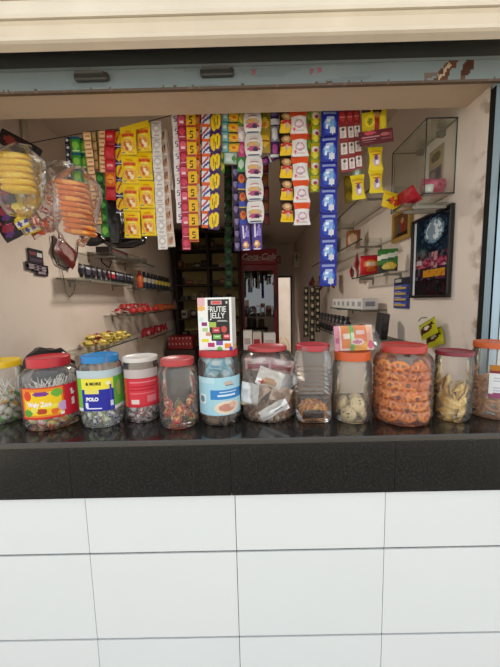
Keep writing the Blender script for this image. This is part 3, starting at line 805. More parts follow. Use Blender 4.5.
fm.grid(16, 10, lambda u, v: ((u - .5) * pw * (1.2 - .38 * v), -.013 - .004 * math.sin(v * 9) * math.sin(u * 11), (v - .48) * ph * 1.02), 'FFFFFF')
fm.grid(16, 10, lambda u, v: ((u - .5) * pw * (1.2 - .38 * v), .013 + .004 * math.sin(v * 7) * math.sin(u * 13), (v - .48) * ph * 1.02), 'FFFFFF', flip=True)
fm.build('film_wrap', 'bag', t)

# ------------------------------------------------------------------ hanging strips of sachets
YH = 1.3
zrod = PY(250, 107, YH).z
t = thing('hanging_rod', 'thin steel rod behind the beam that carries the sachet strips', 'rod', (0, YH, zrod))
MB().tube([(WL, 0, 0), (WR, 0, 0)], .004, '6A6660', 8).build('steel_bar', 'metal', t)

five = [('r', .32, .66, .7, .74, '1E1A1A'), ('r', .32, .5, .42, .74, '1E1A1A'), ('r', .32, .5, .66, .57, '1E1A1A'), ('r', .58, .3, .68, .55, '1E1A1A'), ('r', .3, .26, .64, .33, '1E1A1A')]
D = {}
def des(k, *pts, waist=0.0, tk=.010, nu=8, nv=12, mat='foil'): D[k] = (pts, waist, tk, nu, nv, mat)
des('dotbw', painter('1E1A22', ('e', .5, .5, .3, .2, 'C9C6CC'), ('r', .1, .8, .5, .95, 'B0AEB4')), tk=.004)
des('greena', painter('3E9A34', ('r', 0, .8, 1, 1, '2C5A7A'), ('e', .5, .45, .36, .25, '8AC24A'), ('r', .15, .1, .85, .18, 'BFDDA0')))
des('peach', painter('D9A46C', ('r', .1, .15, .9, .8, 'EBC596'), ('r', .2, .45, .8, .6, 'B8763E'), ('r', 0, 0, 1, .1, '4A3020'), ('r', .86, 0, 1, 1, '6A4A30')), tk=.006)
des('peachg', painter('D6AC6E', ('r', .1, .3, .7, .8, 'E8CB92'), ('r', .7, 0, 1, 1, '5A4426'), ('r', 0, 0, 1, .12, '3A2A1A')), tk=.006)
des('dgreen', painter('1F6A2E', ('e', .5, .5, .35, .22, '4FAE4E'), ('r', .1, .1, .9, .2, '0E3A18')), painter('2C7A36', ('e', .5, .5, .4, .3, '7AC24A')))
des('red', painter('B51E28', ('e', .5, .5, .38, .28, 'D8363C'), ('r', .1, .05, .9, .14, '7A1018'), ('r', .25, .45, .75, .55, 'E8A0A0')), painter('BA2428', ('e', .5, .5, .4, .35, 'C83038'), ('r', .1, .75, .9, .9, '901820')), painter('D0601E', ('e', .5, .5, .4, .32, 'EE9A2E'), ('r', .2, .4, .8, .5, 'C02A1E')))
des('yelblue', painter('2A2A6E', ('e', .5, .56, .44, .40, 'E8C41E'), ('l', .3, .3, .7, .8, .08, 'B8322A'), ('r', 0, 0, 1, .1, 'C9C9D2')), nu=10, nv=14)
des('noodle', painter('ECC814', ('e', .5, .32, .44, .22, 'E2A83A'), ('e', .5, .34, .36, .16, 'E8BC62'), ('e', .34, .36, .14, .09, 'C8702A'), ('e', .62, .24, .16, .08, 'F0DCA0'), ('e', .66, .38, .14, .08, 'D8883A'), ('e', .44, .22, .10, .06, 'B85026'), ('e', .52, .33, .10, .05, 'F2E6C0'),
    ('r', .1, .62, .9, .73, 'D8662A'), ('r', .16, .65, .34, .70, 'B83A26'), ('r', .4, .64, .58, .71, 'B83A26'), ('r', .64, .65, .84, .70, 'B83A26'), ('r', .12, .74, .88, .77, 'E8943A'), ('r', .3, .55, .7, .585, 'F0E08A'), ('r', .06, .06, .28, .13, '5A7A86'), ('r', .5, .06, .9, .11, 'C89A1E'), ('r', .3, .82, .7, .86, 'D8662A'), ('r', 0, .96, 1, 1, 'C8A810'), ('r', 0, 0, 1, .03, 'C8A810')), waist=.08, tk=.024, nu=18, nv=26)
des('bluegreen', painter('3A7A4A', ('e', .5, .5, .4, .3, '4A6AA8'), ('r', 0, 0, 1, .15, 'C8C04A')), tk=.004)
des('whitea', painter('DCD6D0', ('e', .5, .55, .34, .28, 'C2B8B4'), ('e', .5, .55, .2, .16, 'E6E2DE'), ('r', .2, .1, .8, .16, 'A8A09C'), ('r', .1, .85, .9, .9, 'B8B0AC')), tk=.008)
des('whiteb', painter('D9C6B6', ('e', .5, .5, .3, .25, 'C08A6A'), ('r', .15, .1, .85, .2, 'EDE2DA'), ('r', .6, .5, .8, .8, '5A4A46')), tk=.006)
des('whitefive', painter('DDD6D6', *five), tk=.005, nu=10, nv=18)
des('pink', painter('B03A52', ('e', .5, .5, .38, .28, 'D8607A'), ('r', .1, .75, .9, .86, '7A2038'), ('r', .3, .2, .7, .3, 'F0C0C8')), painter('9A2A40', ('e', .5, .55, .36, .3, 'C8405A'), ('r', .1, .1, .9, .2, 'E090A0')))
des('pinkwhite', painter('B8405A', ('e', .5, .5, .36, .34, 'E6D8DA'), ('r', .3, .4, .7, .6, 'A02A40')))
des('yelfive', painter('E2B01E', ('r', 0, .0, 1, .22, 'C8642A'), ('r', .1, .06, .9, .14, '8A3A1E'), *five), tk=.006, nu=12, nv=20)
des('orange', painter('D8702A', ('e', .5, .5, .35, .25, 'E8A86A'), ('r', .2, .7, .8, .8, '8A3A1A')), painter('E0D6CE', ('e', .5, .5, .35, .25, 'D89A6A')), tk=.005)
des('multi', painter('3A4A34', ('e', .5, .5, .4, .3, 'C04A4A'), ('r', 0, .8, 1, 1, 'D8D4C8')), painter('4A7A4A', ('e', .5, .5, .4, .3, 'E0D4CC')), tk=.004)
des('stripe', painter('DED8DA', ('r', 0, 0, 1, .22, 'D85A22'), ('l', .05, .3, .95, .85, .13, 'D8DCE6'), ('l', .1, .25, 1, .7, .08, '4A4A8A'), ('l', 0, .45, .8, .98, .07, 'B83A4A')), tk=.006, nu=10, nv=14)
des('purpyel', painter('4A2A5E', ('e', .36, .48, .30, .40, 'E6C21A'), ('r', .3, .16, .72, .8, 'E6C21A'), ('e', .68, .56, .28, .38, 'EBCB22'), ('l', .36, .3, .40, .66, .035, '8A5A1A'), ('l', .66, .34, .70, .75, .035, '8A5A1A'), ('r', .52, .1, .55, .5, '6A4A3E'), ('r', 0, .0, 1, .06, '2A1638')), tk=.008, nu=14, nv=18)
des('tealyel', painter('2E7A7E', ('r', .0, .1, .34, .9, '7AB0B0'), ('r', .36, 0, 1, 1, 'C89A2E'), ('e', .68, .42, .28, .3, 'F0B41E'), ('e', .66, .42, .12, .16, 'D8762A'), ('r', .36, .85, 1, 1, '2A4A3A'), ('e', .17, .5, .1, .2, 'D8E0D6')), tk=.008, nu=16, nv=12)
des('palegreen', painter('9ABAA4', ('r', .15, .2, .75, .85, 'C9D2CE'), ('e', .8, .4, .15, .25, '5A8A4A')))
des('greenyel', painter('5A8A2E', ('e', .5, .5, .4, .3, 'D8D24A')), tk=.005)
des('shadegreen', painter('0A2212', ('e', .5, .5, .36, .24, '1A4A22'), ('r', .2, .8, .8, .92, '3A5A3A')), tk=.02)  # greens darkened to stand for the dimness deep in the shop
des('pinkmix', painter('6A8A3A', ('e', .5, .5, .4, .3, 'D8C04A')), painter('D8B8C0', ('e', .5, .4, .4, .3, 'F0ECEA')), painter('B83A72', ('e', .5, .5, .36, .3, 'E0709A')), painter('3E8A4A', ('e', .5, .5, .4, .3, 'C0D8C0')))
des('whitepk', painter('E0DCD6', ('e', .5, .46, .40, .16, 'C0A888'), ('e', .5, .30, .36, .12, 'B04A74'), ('e', .62, .26, .16, .08, '2E2A4A'), ('e', .42, .5, .22, .08, 'D8A868'), ('r', .25, .70, .75, .76, 'B86A70'), ('r', 0, 0, 1, .12, 'B8BEC4'), ('r', .1, .06, .9, .1, '4A4A6A')), waist=-.22, tk=.03, nu=16, nv=20)
des('orangeblue', painter('3E3A4E', ('e', .5, .62, .38, .26, 'D8762A'), ('e', .5, .66, .2, .12, 'C83A3A'), ('r', .05, .1, .95, .34, '3A4AA8'), ('r', .05, .0, .95, .08, 'C8B04A')), nu=10, nv=14)
des('purplechoc', painter('4E3A86', ('r', .26, .42, .44, .92, 'D8D0DE'), ('l', .5, .5, .75, .9, .06, 'B0A4CC'), ('e', .5, .2, .3, .12, 'D89A4A'), ('e', .45, .22, .15, .06, 'F0E0C8'), ('r', .2, .02, .8, .07, 'C8C0D6'), ('r', 0, .0, .12, 1, '3A2A6A'), ('r', .62, .5, .9, .8, '8A7AC2')), nu=12, nv=18)
des('dpurple', painter('3A2A4E', ('e', .5, .5, .4, .32, '8A7AA8'), ('r', .1, .7, .9, .8, '1E1428')), tk=.006)
des('olive', painter('8A7A1E', ('r', .1, .5, .9, .8, '6A6A1A'), ('e', .5, .4, .38, .24, 'C8A02E'), ('e', .45, .3, .2, .1, 'B8622A')), painter('A88A22', ('e', .5, .55, .4, .28, 'E0B43A'), ('r', .15, .5, .85, .58, '9A4A1E')), tk=.014)
des('purplewhite', painter('3A2A52', ('r', .0, .1, 1, .42, 'D0CCD4'), ('e', .5, .7, .35, .16, '7A6A9A')), painter('8A8494', ('e', .5, .5, .3, .4, 'DCDAE0'), ('r', 0, 0, .15, 1, '3A2E4E')), painter('4A2A5A', ('e', .5, .5, .3, .3, 'A84A8A'), ('r', 0, .0, 1, .2, 'D0D8D8')), tk=.012)
des('darkred', painter('4A1A1A', ('e', .5, .5, .35, .3, '7A2E2A')), painter('5A3A1A', ('e', .5, .5, .35, .3, '8A4A1E')))
des('blackyel', painter('2E1E16', ('r', .06, .02, .94, .48, 'EAC01A'), ('e', .5, .68, .36, .18, 'B88A5A'), ('e', .5, .70, .2, .10, 'E0C090'), ('e', .5, .42, .42, .08, 'C0303A'), ('e', .55, .30, .16, .10, 'C8A8A0'), ('r', .46, .1, .5, .4, 'C89A14'), ('r', 0, .92, 1, 1, '1E140E')), waist=.2, tk=.028, nu=16, nv=20)
des('orangewhite', painter('E4DEDA', ('r', 0, .68, 1, .98, 'DE5226'), ('e', .5, .38, .32, .17, 'B89AA8'), ('e', .5, .38, .24, .10, 'EAD6DA'), ('e', .2, .18, .1, .06, 'D8607A'), ('r', .3, .1, .8, .13, 'C8BEBA')), waist=.2, tk=.028, nu=16, nv=20)
des('greenthin', painter('5A8A2A', ('e', .5, .5, .4, .3, 'A8C04A'), ('r', 0, .8, 1, 1, 'D8702A')), painter('C8502E', ('e', .5, .5, .4, .3, '7AA83A')), tk=.006)
des('yelgreen', painter('C8B81E', ('e', .5, .6, .4, .2, 'F0E6DC'), ('e', .55, .55, .22, .1, 'A83A3A'), ('r', .0, .0, 1, .2, '8A9A1E'), ('e', .5, .25, .36, .16, 'E8D83A')), tk=.012, nu=10, nv=14)
des('blue', painter('1E2A92', ('e', .5, .40, .36, .32, '4A76C4'), ('e', .42, .50, .22, .14, '9ABCE2'), ('e', .62, .40, .14, .2, '7AA2DA'), ('e', .66, .2, .16, .13, 'D0D6DE'), ('e', .34, .2, .16, .1, '2A4AB0'), ('e', .3, .34, .08, .08, 'E4EAF2'), ('r', .3, .62, .72, .68, 'A8B8DC'), ('r', .1, .80, .9, .90, '8A92C0'), ('r', .1, .83, .9, .87, 'D8D4A8'), ('r', 0, .96, 1, 1, '141C6A'), ('e', .4, .55, .08, .06, 'F0F4F8')), waist=.03, tk=.014, nu=16, nv=20)
des('redwhite', painter('8E3634', ('r', .14, .12, .86, .84, 'DCD2CC'), ('e', .5, .68, .2, .08, '4A4A40'), ('r', .3, .2, .6, .5, 'C0B0AA')), painter('8E2A2C', ('e', .5, .5, .36, .3, 'B03A38'), ('r', .2, .4, .8, .5, 'D08A84')), tk=.006, nu=10, nv=14)
des('yelcard', painter('D8BE1E', ('e', .3, .45, .2, .26, 'F0D83A'), ('e', .32, .42, .1, .14, '8A8A2A'), ('r', .5, .0, .7, .6, 'A8342A'), ('e', .62, .86, .18, .14, '2A1E1A'), ('e', .62, .70, .13, .14, 'B8865A'), ('e', .85, .4, .12, .3, 'EED93A'), ('r', 0, .8, .34, 1, '4A3A3A')), tk=.01, nu=20, nv=22)
des('yelpk', painter('DDC41A', ('e', .5, .4, .26, .24, 'B89AB4'), ('e', .55, .34, .14, .12, 'E6E0EA'), ('e', .45, .5, .16, .1, '6A3A6A'), ('r', .1, .72, .9, .82, 'C89A1E'), ('r', .2, .6, .8, .66, 'B8502A')), waist=.22, tk=.024, nu=14, nv=18)
des('mintcard', painter('7A9A7A', ('r', .2, .2, .8, .8, 'C8D8D0')), tk=.006)
des('oliveyel', painter('7A6A14', ('e', .5, .5, .36, .3, 'A8901E')), tk=.01)

SM = {}
def sachet_mesh(k, i, w, h):
    pts, waist, tk, nu, nv, mat = D[k]
    key = (k, i, round(w, 3), round(h, 3))
    if key in SM: return SM[key]
    p = pts[i % len(pts)]
    def f(s):
        def g(u, v):
            e = max(0, 1 - abs(2 * u - 1) ** 2.2) * max(0, math.sin(PI * min(max((v - .07) / .86, 0), 1))) ** .65
            ww = w * (1 - waist * math.sin(PI * v)) if waist > 0 else w * (1 + waist * (1 - math.sin(PI * v) ** .7))
            return ((u - .5) * ww, -s * tk * .5 * e + .0012 * math.sin(v * 17 + u * 9) * e, (v - 1) * h)
        return g
    bk = p(.02, .5)
    m = MB().grid(nu, nv, f(1), p).grid(max(4, nu // 2), max(4, nv // 2), f(-1), bk, flip=True).mesh('sachet')
    SM[key] = m; return m


def strip(label, k, x1, y1, x2, y2, w, n, Y=YH, seq=None, part='sachet', cat='sachet strip', tilt=0, group=None, name='hanging_sachet_strip'):
    if y1 < 119 and x1 > 172 and Y < 1.5: y1 = min(y1, 111 - (x1 - 250) * .024)
    a, b_ = PY(x1, y1, Y), PY(x2, y2, Y); v = b_ - a; L = v.length; h = L / n
    ww = w * (a.y * math.cos(PITCH)) / F
    ang = math.atan2(-v.x, -v.z)                 # lean in the picture plane
    t = thing(name, label, cat, a, (0, ang, tilt), group)
    rnd2 = random.Random(hash(label) % 1000 if False else sum(map(ord, label)))
    for i in range(n):
        me = sachet_mesh(k, seq[i % len(seq)] if seq else i, ww, h)
        link(part, me, D[k][5], t, (rnd2.uniform(-.0015, .0015), rnd2.uniform(-.001, .001), -i * h), (rnd2.uniform(-.05, .05), rnd2.uniform(-.02, .02), rnd2.uniform(-.12, .12)))
    return t


st = strip
YL = 1.36
st('black and white dotted sachet strip at the left end beside the green ones', 'dotbw', 67, 137, 72, 200, 5, 9, YL)
st('green sachet strip beside the dotted black strip', 'greena', 74.5, 136.5, 79, 200, 8.5, 4, YL + .01)
st('green sachet strip touching the long peach sachet strip', 'greena', 81.5, 138, 86, 200, 7, 4, YL + .03)
st('long narrow peach sachet strip hanging past the rusk bag', 'peach', 87, 132, 99, 225, 8, 11, YL - .02)
st('short peach and brown sachet strip right of the long peach one', 'peachg', 94, 132, 97.5, 170, 6.5, 4, YL + .005)
st('short peach sachet strip beside the red sachets', 'peach', 102.5, 130, 103.5, 173, 7.5, 5, YL)
st('dark green sachet strip hanging below the peach strips', 'dgreen', 99.5, 172, 105.5, 237, 7.5, 5, YL + .03, seq=[0, 0, 0, 0, 1])
st('red sachet strip of five with one orange sachet', 'red', 109.5, 130, 110.5, 200, 10, 5, YL - .01, seq=[0, 1, 0, 2, 1])
st('blue sachet strip with big yellow ovals', 'yelblue', 118, 130, 120.5, 213, 8.5, 5, YL)
st('left column of bright yellow noodle packets hanging on the cord', 'noodle', 127.5, 127, 133, 238, 16, 4, YL - .03, part='packet', cat='packet strip', name='hanging_packet_strip')
st('right column of bright yellow noodle packets beside the white strip', 'noodle', 142.5, 123, 149.5, 236, 15, 4, YL - .02, part='packet', cat='packet strip', name='hanging_packet_strip')
st('thin blue green sachet strip at the edge of the yellow packets', 'bluegreen', 153, 126, 157, 236, 4, 11, YL)
st('white sachet strip hanging just right of the yellow packets', 'whitea', 155.5, 121, 163, 249.5, 9.2, 8, YL - .02)
st('off white and tan sachet strip behind the white one', 'whiteb', 162, 129, 171, 247, 8, 9, YL + .01)
st('short white sachet strip fluttering right of the tan strip', 'whitea', 164, 130, 170.5, 190, 6, 5, YL + .03)
st('white sachet strip marked with black fives, left of the pink strip', 'whitefive', 175, 116, 180.5, 223, 6.8, 9, YH + .01)
st('long pink sachet strip between the white and yellow fives', 'pink', 181.5, 115, 187, 250, 8.2, 11, YH, seq=[0, 1, 0, 1, 0, 1, 0, 1, 0, 1, 1])
st('yellow sachet strip marked with black fives', 'yelfive', 190.5, 115, 194, 242, 9, 9, YH - .01)
st('narrow orange sachet strip behind the yellow fives', 'orange', 197, 115, 197.5, 225, 5.5, 8, YH + .015, seq=[0, 0, 0, 0, 0, 1, 1, 1])
st('thin multicoloured sachet strip left of the striped strip', 'multi', 200.5, 117, 200.3, 172, 4, 6, YH + .03)
st('orange and white diagonal striped sachet strip', 'stripe', 206, 115, 206, 228, 7.8, 8, YH)
st('purple sachet strip with twin yellow blobs', 'purpyel', 216, 115, 213.5, 230, 11, 6, YH + .0)
st('short teal and yellow card of sachets hanging at the centre', 'tealyel', 231, 115, 231, 152, 17, 4, YH + .01)
st('pale green sachet hanging below the teal and yellow card', 'palegreen', 230.5, 151.5, 230, 164, 12, 1, YH + .02)
st('little green and yellow sachet strip under the purple blobs', 'greenyel', 222.5, 148, 222.5, 173, 5, 2, YH + .03)
st('long dark green sachet string hanging deep in the shop', 'shadegreen', 228, 165, 228.5, 289, 7.5, 11, 1.9)
st('pink, white and green sachet strip left of the white packets', 'pinkmix', 242, 116, 241.5, 172, 7, 4, YH + .01)
st('column of five puffed white packets with pink print', 'whitepk', 252.5, 116, 255.5, 223, 17, 5, YH - .015, part='packet', cat='packet strip', name='hanging_packet_strip')
st('sachet strip with orange tops and blue bases', 'orangeblue', 241.5, 172, 243.5, 226, 7.5, 3, YH + .02)
st('purple chocolate bar strip under the orange and blue sachets', 'purplechoc', 244.5, 224, 246, 250.5, 9.5, 1, YH + .015, part='bar', cat='chocolate strip', name='hanging_chocolate_strip')
st('purple chocolate bar strip under the white packets', 'purplechoc', 256.5, 222, 257.5, 249.5, 10, 1, YH + .01, part='bar', cat='chocolate strip', name='hanging_chocolate_strip')
st('narrow dark purple sachet strip beside the dark green string', 'dpurple', 235, 165, 237.5, 251, 5.5, 7, YH + .04)
st('short olive yellow packet pair right of the white packets', 'olive', 264.5, 115, 265, 153, 11, 2, YH + .01, part='packet', cat='packet strip', name='hanging_packet_strip')
st('short wavy purple and white sachet strip beside the black and yellow packets', 'purplewhite', 273.5, 115, 275.5, 157, 9.5, 3, YH + .02)
st('purple sachet pair slung sideways under the olive packets', 'purplewhite', 278, 155, 260, 163, 7, 2, YH + .05, seq=[2, 2])
st('dark red sachet strip in shadow behind the white packets', 'darkred', 265, 160, 266.5, 226, 6.5, 5, YH + .2)
st('column of five black and yellow packets', 'blackyel', 286.5, 115, 287, 222, 15.5, 5, YH, part='packet', cat='packet strip', name='hanging_packet_strip')
st('column of five white packets with orange tops', 'orangewhite', 298.5, 115, 302.5, 225, 17, 5, YH - .01, part='packet', cat='packet strip', name='hanging_packet_strip')
st('thin green and orange sachet strip behind the yellow green one', 'greenthin', 310, 115, 309.5, 192, 5, 6, YH + .03)
st('yellow green sachet strip left of the long blue strip', 'yelgreen', 316, 115, 315, 192, 8.5, 5, YH + .015)
st('long royal blue sachet strip of seven', 'blue', 329.5, 113.5, 328, 286, 16.5, 7, YH - .01)
for i, (xa, xb, w, ye) in enumerate(((342, 345.3, 7.5, 172), (349.3, 352.6, 6.4, 171), (355.5, 359.5, 7, 168.5))):
    st(['red sachet strip with white panels next to the royal blue strip', 'red sachet strip with white panels, middle of the three', 'red sachet strip with white panels half behind the banner card'][i], 'redwhite', xa, 111, xb, ye, w, 4, YH + .004 * i, seq=[1, 0, 0, 0])
st('yellow packet with a dark and red print above the banner card', 'yelcard', 374, 108, 375, 131, 23, 1, YH, part='packet', cat='packet', name='hanging_packet')
st('yellow packet pair hanging below the banner card', 'yelpk', 375, 147, 376.5, 193, 15, 2, YH, part='packet', cat='packet strip', name='hanging_packet_strip')
st('single yellow packet hanging under the red and white strips', 'yelpk', 357, 175, 358.5, 199.5, 14, 1, YH + .01, part='packet', cat='packet', name='hanging_packet')
st('small pale green card above the single yellow packet', 'mintcard', 357, 167, 357, 177, 8, 1, YH + .03)
st('dull olive sachet strip hanging behind the single yellow packet', 'oliveyel', 347.5, 176, 349.5, 203, 8, 2, YH + .25)
# yellow header of the noodle packets
a, c = PY(120, 131, YL - .035), PY(149, 123, YL - .035)
t = thing('hanging_header_card', 'plain yellow header strip above the noodle packets', 'header card', (a + c) / 2, (0, -math.atan2(c.z - a.z, c.x - a.x), 0))
MB().box((-.062, -.0008, -.012), (.062, .0008, .012), 'E2BE18').build('card', 'paper', t)
# dark red banner card
p = PY(376, 137, YH - .04)
t = thing('hanging_banner', 'dark red printed banner card hanging among the yellow packets', 'banner', p, (0, math.radians(-7), 0))
w_, h_ = .135, .052
pb = painter('5A2026', ('r', .2, .74, .52, .88, 'A84048'), ('e', .32, .84, .16, .14, 'C04A52'), ('r', .08, .5, .6, .6, 'B07A7C'), ('r', .08, .34, .5, .42, 'B07A7C'), ('r', .12, .18, .4, .25, '8A5A5A'), ('e', .76, .62, .14, .12, 'A85A5E'), ('r', .64, .3, .9, .36, '96585A'), ('e', .93, .5, .03, .3, '7A3A3E'))
MB().box((-w_ / 2, -.0006, -h_ / 2), (w_ / 2, .0008, h_ / 2), '4A1A20').grid(48, 20, lambda u, v: ((u - .5) * w_, -.0012 + .004 * math.sin(u * 5) * 0, (v - .5) * h_), pb, smooth=False).build('card', 'paper', t)
# cord that carries the left group
t = thing('hanging_rope', 'slack dark cord carrying the left group of strips', 'cord', PY(150, 121, YL))
q = [PY(x, y, YL) - t.location for x, y in ((20, 145), (65, 136.5), (90, 131.5), (118, 129), (150, 121), (180, 113))]
MB().tube(q, .0016, '2A2622', 6).build('twine', 'matte', t)

# ------------------------------------------------------------------ bags hanging at the left
def bag(label, cx, cy, wp, hp, Y, seed, tie=None, lean=0, dep=.09):
    p = PY(cx, cy, Y); w = wp * Y / F / 2; h = hp * Y / F / 2
    t = thing('hanging_clear_bag', label, 'bag', p, (0, lean, 0))
    def f(u, v):
        a = 2 * PI * u; k = math.sin(PI * min(1, max(0, v))) ** .42 if v < .8 else (1 - (v - .8) / .2) * .82 + .16
        if v < .8: k = math.sin(PI * (.06 + .62 * v)) ** .5
        nz = 1 + .13 * noise.noise(Vector((math.cos(a) * 1.6 + seed, math.sin(a) * 1.6, v * 5 + seed)))
        return (w * k * nz * math.cos(a), dep * k * nz * math.sin(a), -h + 2 * h * v)
    MB().grid(28, 26, f, 'FFFFFF').build('bag_film', 'bag', t)
    if tie:
        q = PY(tie[0], tie[1], Y)
        MB().tube([Vector((0, 0, h * .96)), Matrix.Rotation(-lean, 3, 'Y') @ (q - p)], [.006, .012], 'FFFFFF', 10, cap=False).build('bag_neck', 'bag', t)
    return t, p


def rusk_mesh(w, d, h, cols, seed):
    def c(u, v): return cols[0] if noise.noise(Vector((u * 6, v * 6, seed))) < .15 else cols[1]
    m = MB()
    def f(u, v):
        a = 2 * PI * u; b_ = PI * (v - .5)
        q = lambda s: math.copysign(abs(s) ** .55, s)
        return (w / 2 * q(math.cos(a)) * q(math.cos(b_)), d / 2 * q(math.sin(a)) * q(math.cos(b_)), h / 2 * q(math.sin(b_)) * (1 + .12 * math.sin(a * 3 + seed)))
    m.grid(22, 8, f, c)
    return m.mesh('rusk')


YB1 = 1.20
bag('clear bag of orange rusks hanging nearest the green strips', 76, 206, 45, 74, YB1, 3, (61, 163), .16, .06)
RM = [rusk_mesh(.120, .06, .0192, ('D9762A', 'EDA650'), i) for i in range(3)]
for i in range(10):
    y = 184.5 + i * 5.35
    p = PY(72 + i * .95, y, YB1); o = link('rusk', RM[i % 3], 'food', None, p, (0, .15 + rnd.uniform(-.015, .015), 0))
    tag(o, 'orange rusk stacked in the clear bag nearest the green strips', 'rusk', 'orange rusks in the clear bag')
YB2 = 1.22
bag('clear bag of thick yellow sticks at the upper left', 19, 180, 52, 66, YB2, 9, (30, 148), .08, .06)
YM = [rusk_mesh(.132, .05, .0235, ('EDBE20', 'F4D250'), i) for i in range(3)]
for i in range(6):
    p = PY(13 + i * 1.3, 157 + i * 6.5, YB2); o = link('yellow_stick', YM[i % 3], 'food', None, p, (0, .07 + rnd.uniform(-.01, .01), 0))
    tag(o, 'thick yellow stick snack stacked in the clear bag at upper left', 'snack', 'yellow sticks in the clear bag')
YB3 = 1.36
bag('clear bag of pink and red wrapped bits between yellow and orange bags', 43, 198, 42, 62, YB3, 5, (57, 163), .1, .05)
RB = [candy_mesh('wrapped_bit', .024, c, i) for i, c in enumerate([('C8543E', 'E8C8C0', 'D87A5A'), ('D8603A', 'F0D8D0'), ('B84A4A', 'E6B8B0', '8A4A5A'), ('E0885A', 'EAD8D2')])]
rr = random.Random(8); PP = []
for i in range(30):
    for tr in range(80):
        a, q = rr.uniform(0, 6.28), math.sqrt(rr.random())
        p = PY(44 + 14 * q * math.cos(a), 203 + 22 * q * math.sin(a), YB3 + rr.uniform(-.03, .03))
        if all((p - k).length > .036 for k in PP): break
    else: continue
    PP.append(p)
    tag(link('wrapped_bit', RB[i % 4], 'candy', None, p, rot_rand(rr)), 'pink and red wrapped bit in the clear bag beside the rusks', 'sweet', 'wrapped bits in the clear bag')
# yellow and brown printed packets under the yellow bag
yp = painter('DDBE2A', ('e', .2, .85, .2, .12, '2E8A4A'), ('r', .05, .05, .95, .2, 'E8E0D0'), ('e', .3, .12, .12, .06, '4A4A9A'), ('e', .7, .14, .12, .06, '4A4A9A'), ('e', .5, .5, .34, .24, 'E9D04A'), ('e', .6, .4, .16, .1, 'C8802A'))
bp_ = painter('8A4A22', ('e', .5, .5, .36, .3, 'B8702E'), ('r', .05, .02, .95, .14, 'D8C8BC'), ('e', .6, .12, .2, .1, 'C8502A'))
for i, (x, y, w_, h_, a, pt, lab_) in enumerate(((17, 211, .08, .15, -.42, yp, 'yellow printed packet hanging under the yellow stick bag'), (26, 218, .075, .14, -.35, yp, 'yellow printed packet beside the brown packet under the bags'), (36, 226, .08, .10, -.5, bp_, 'brown and orange printed packet under the pink bag'))):
    tag(link('hanging_packet', pouch_mesh('hanging_packet', w_, h_, .024, pt, 16, 20, .004, i), 'foil', None, PY(x, y, 1.36 + .03 * i), (0, a, .1)), lab_, 'packet')
# dark packets at the very left
dp = painter('1E1620', ('e', .5, .5, .36, .2, '8A2A3A'), ('e', .4, .25, .25, .1, '5A2A6A'), ('r', .1, .75, .9, .85, 'A83A3A'), ('e', .7, .7, .15, .08, 'C86A7A'))
for i, (x, y, a) in enumerate(((2, 170, -.2), (3, 193, -.25), (6, 212, -.4), (9, 229, -.5))):
    tag(link('hanging_dark_packet', pouch_mesh('hanging_dark_packet', .08, .095, .02, dp, 14, 16, .004, i + 4), 'foil', None, PY(x, y, 1.325 + .01 * i), (0, a, .2)),
        ['dark red and black packet at the left edge, topmost of its string', 'dark red and black packet at the left edge, second of its string', 'dark red and black packet at the left edge, third of its string', 'dark red and black packet at the left edge, lowest of its string'][i], 'packet', 'dark packets at the left edge')
tag(link('hanging_dark_box', MB().box((-.08, -.02, -.03), (.08, .02, .03), '1C1412', .004).grid(20, 6, lambda u, v: (-.07 + .14 * u, -.0205, -.025 + .05 * v), painter('241614', ('e', .3, .5, .2, .3, '7A2E26'))).mesh('hanging_dark_box'), 'paper', None, PY(20, 146, 1.34), (0, .5, 0)), 'long dark brown packet lying slanted behind the yellow stick bag', 'packet')
# black carrier bags bunched under the red strip
def crumple_bag(label, px, py, w, h, d, Y, seed):
    t = thing('hanging_black_bag', label, 'bag', PY(px, py, Y))
    def f(u, v):
        a = 2 * PI * u; k = math.sin(PI * (.08 + .84 * v)) ** .6
        q = 1 + .35 * noise.noise(Vector((math.cos(a) * 2 + seed, math.sin(a) * 2, v * 3 + seed))) + .18 * noise.noise(Vector((math.cos(a) * 6, math.sin(a) * 6, v * 7 + seed)))
        return (w / 2 * k * q * math.cos(a), d / 2 * k * q * math.sin(a), (v - .5) * h)
    MB().grid(32, 20, f, '17151A').build('bag_body', 'blackbag', t)
    return t
crumple_bag('black carrier bag hanging below the red sachets', 114, 218, .085, .24, .07, 1.50, 2)
crumple_bag('wide black bag sagging below the yellow noodle packets', 124, 240, .22, .08, .09, 1.62, 6)
crumple_bag('small black bag hanging behind the rusk bag', 92, 239, .11, .065, .07, 1.54, 9)

# ------------------------------------------------------------------ left wall: shelves and stock
def wall_shelf(side, xw, n_px, f_px, depth, label, span=None):
    xf = xw + depth * side
    if not span:
        a, c = PX(*n_px, xf), PX(*f_px, xf); z = (a.z + c.z) / 2
        y0, y1 = min(a.y, c.y), max(a.y, c.y)
    if span: y0, y1, z = span
    t = thing('wall_shelf', label, 'shelf', (xw, y0, z))
    L = y1 - y0
    lo, hi = sorted((0.0, depth * side))
    MB().box((lo, 0, -.008), (hi, L, 0), 'FFFFFF').build('glass_panel', 'glass', t)
    MB().box((depth * side - .003, 0, -.0082), (depth * side + .001, L, .0002), '3E4A44').build('polished_edge', 'gloss', t)
    for q in (.15, .85):
        m = MB(); m.box((min(0, depth * side * .8), L * q - .006, -.02), (max(0, depth * side * .8), L * q + .006, -.0085), '8A8478')
        m.box((min(0, .006 * side), L * q - .008, -.05), (max(0, .006 * side), L * q + .008, -.0085), '8A8478'); m.build('bracket', 'metal', t)
    return dict(t=t, z=z, y0=y0, y1=y1, xf=xf, xw=xw, side=side)


def on_shelf(sh, u, off): return Vector((sh['xw'] + off * sh['side'], sh['y0'] + (sh['y1'] - sh['y0']) * u, sh['z']))


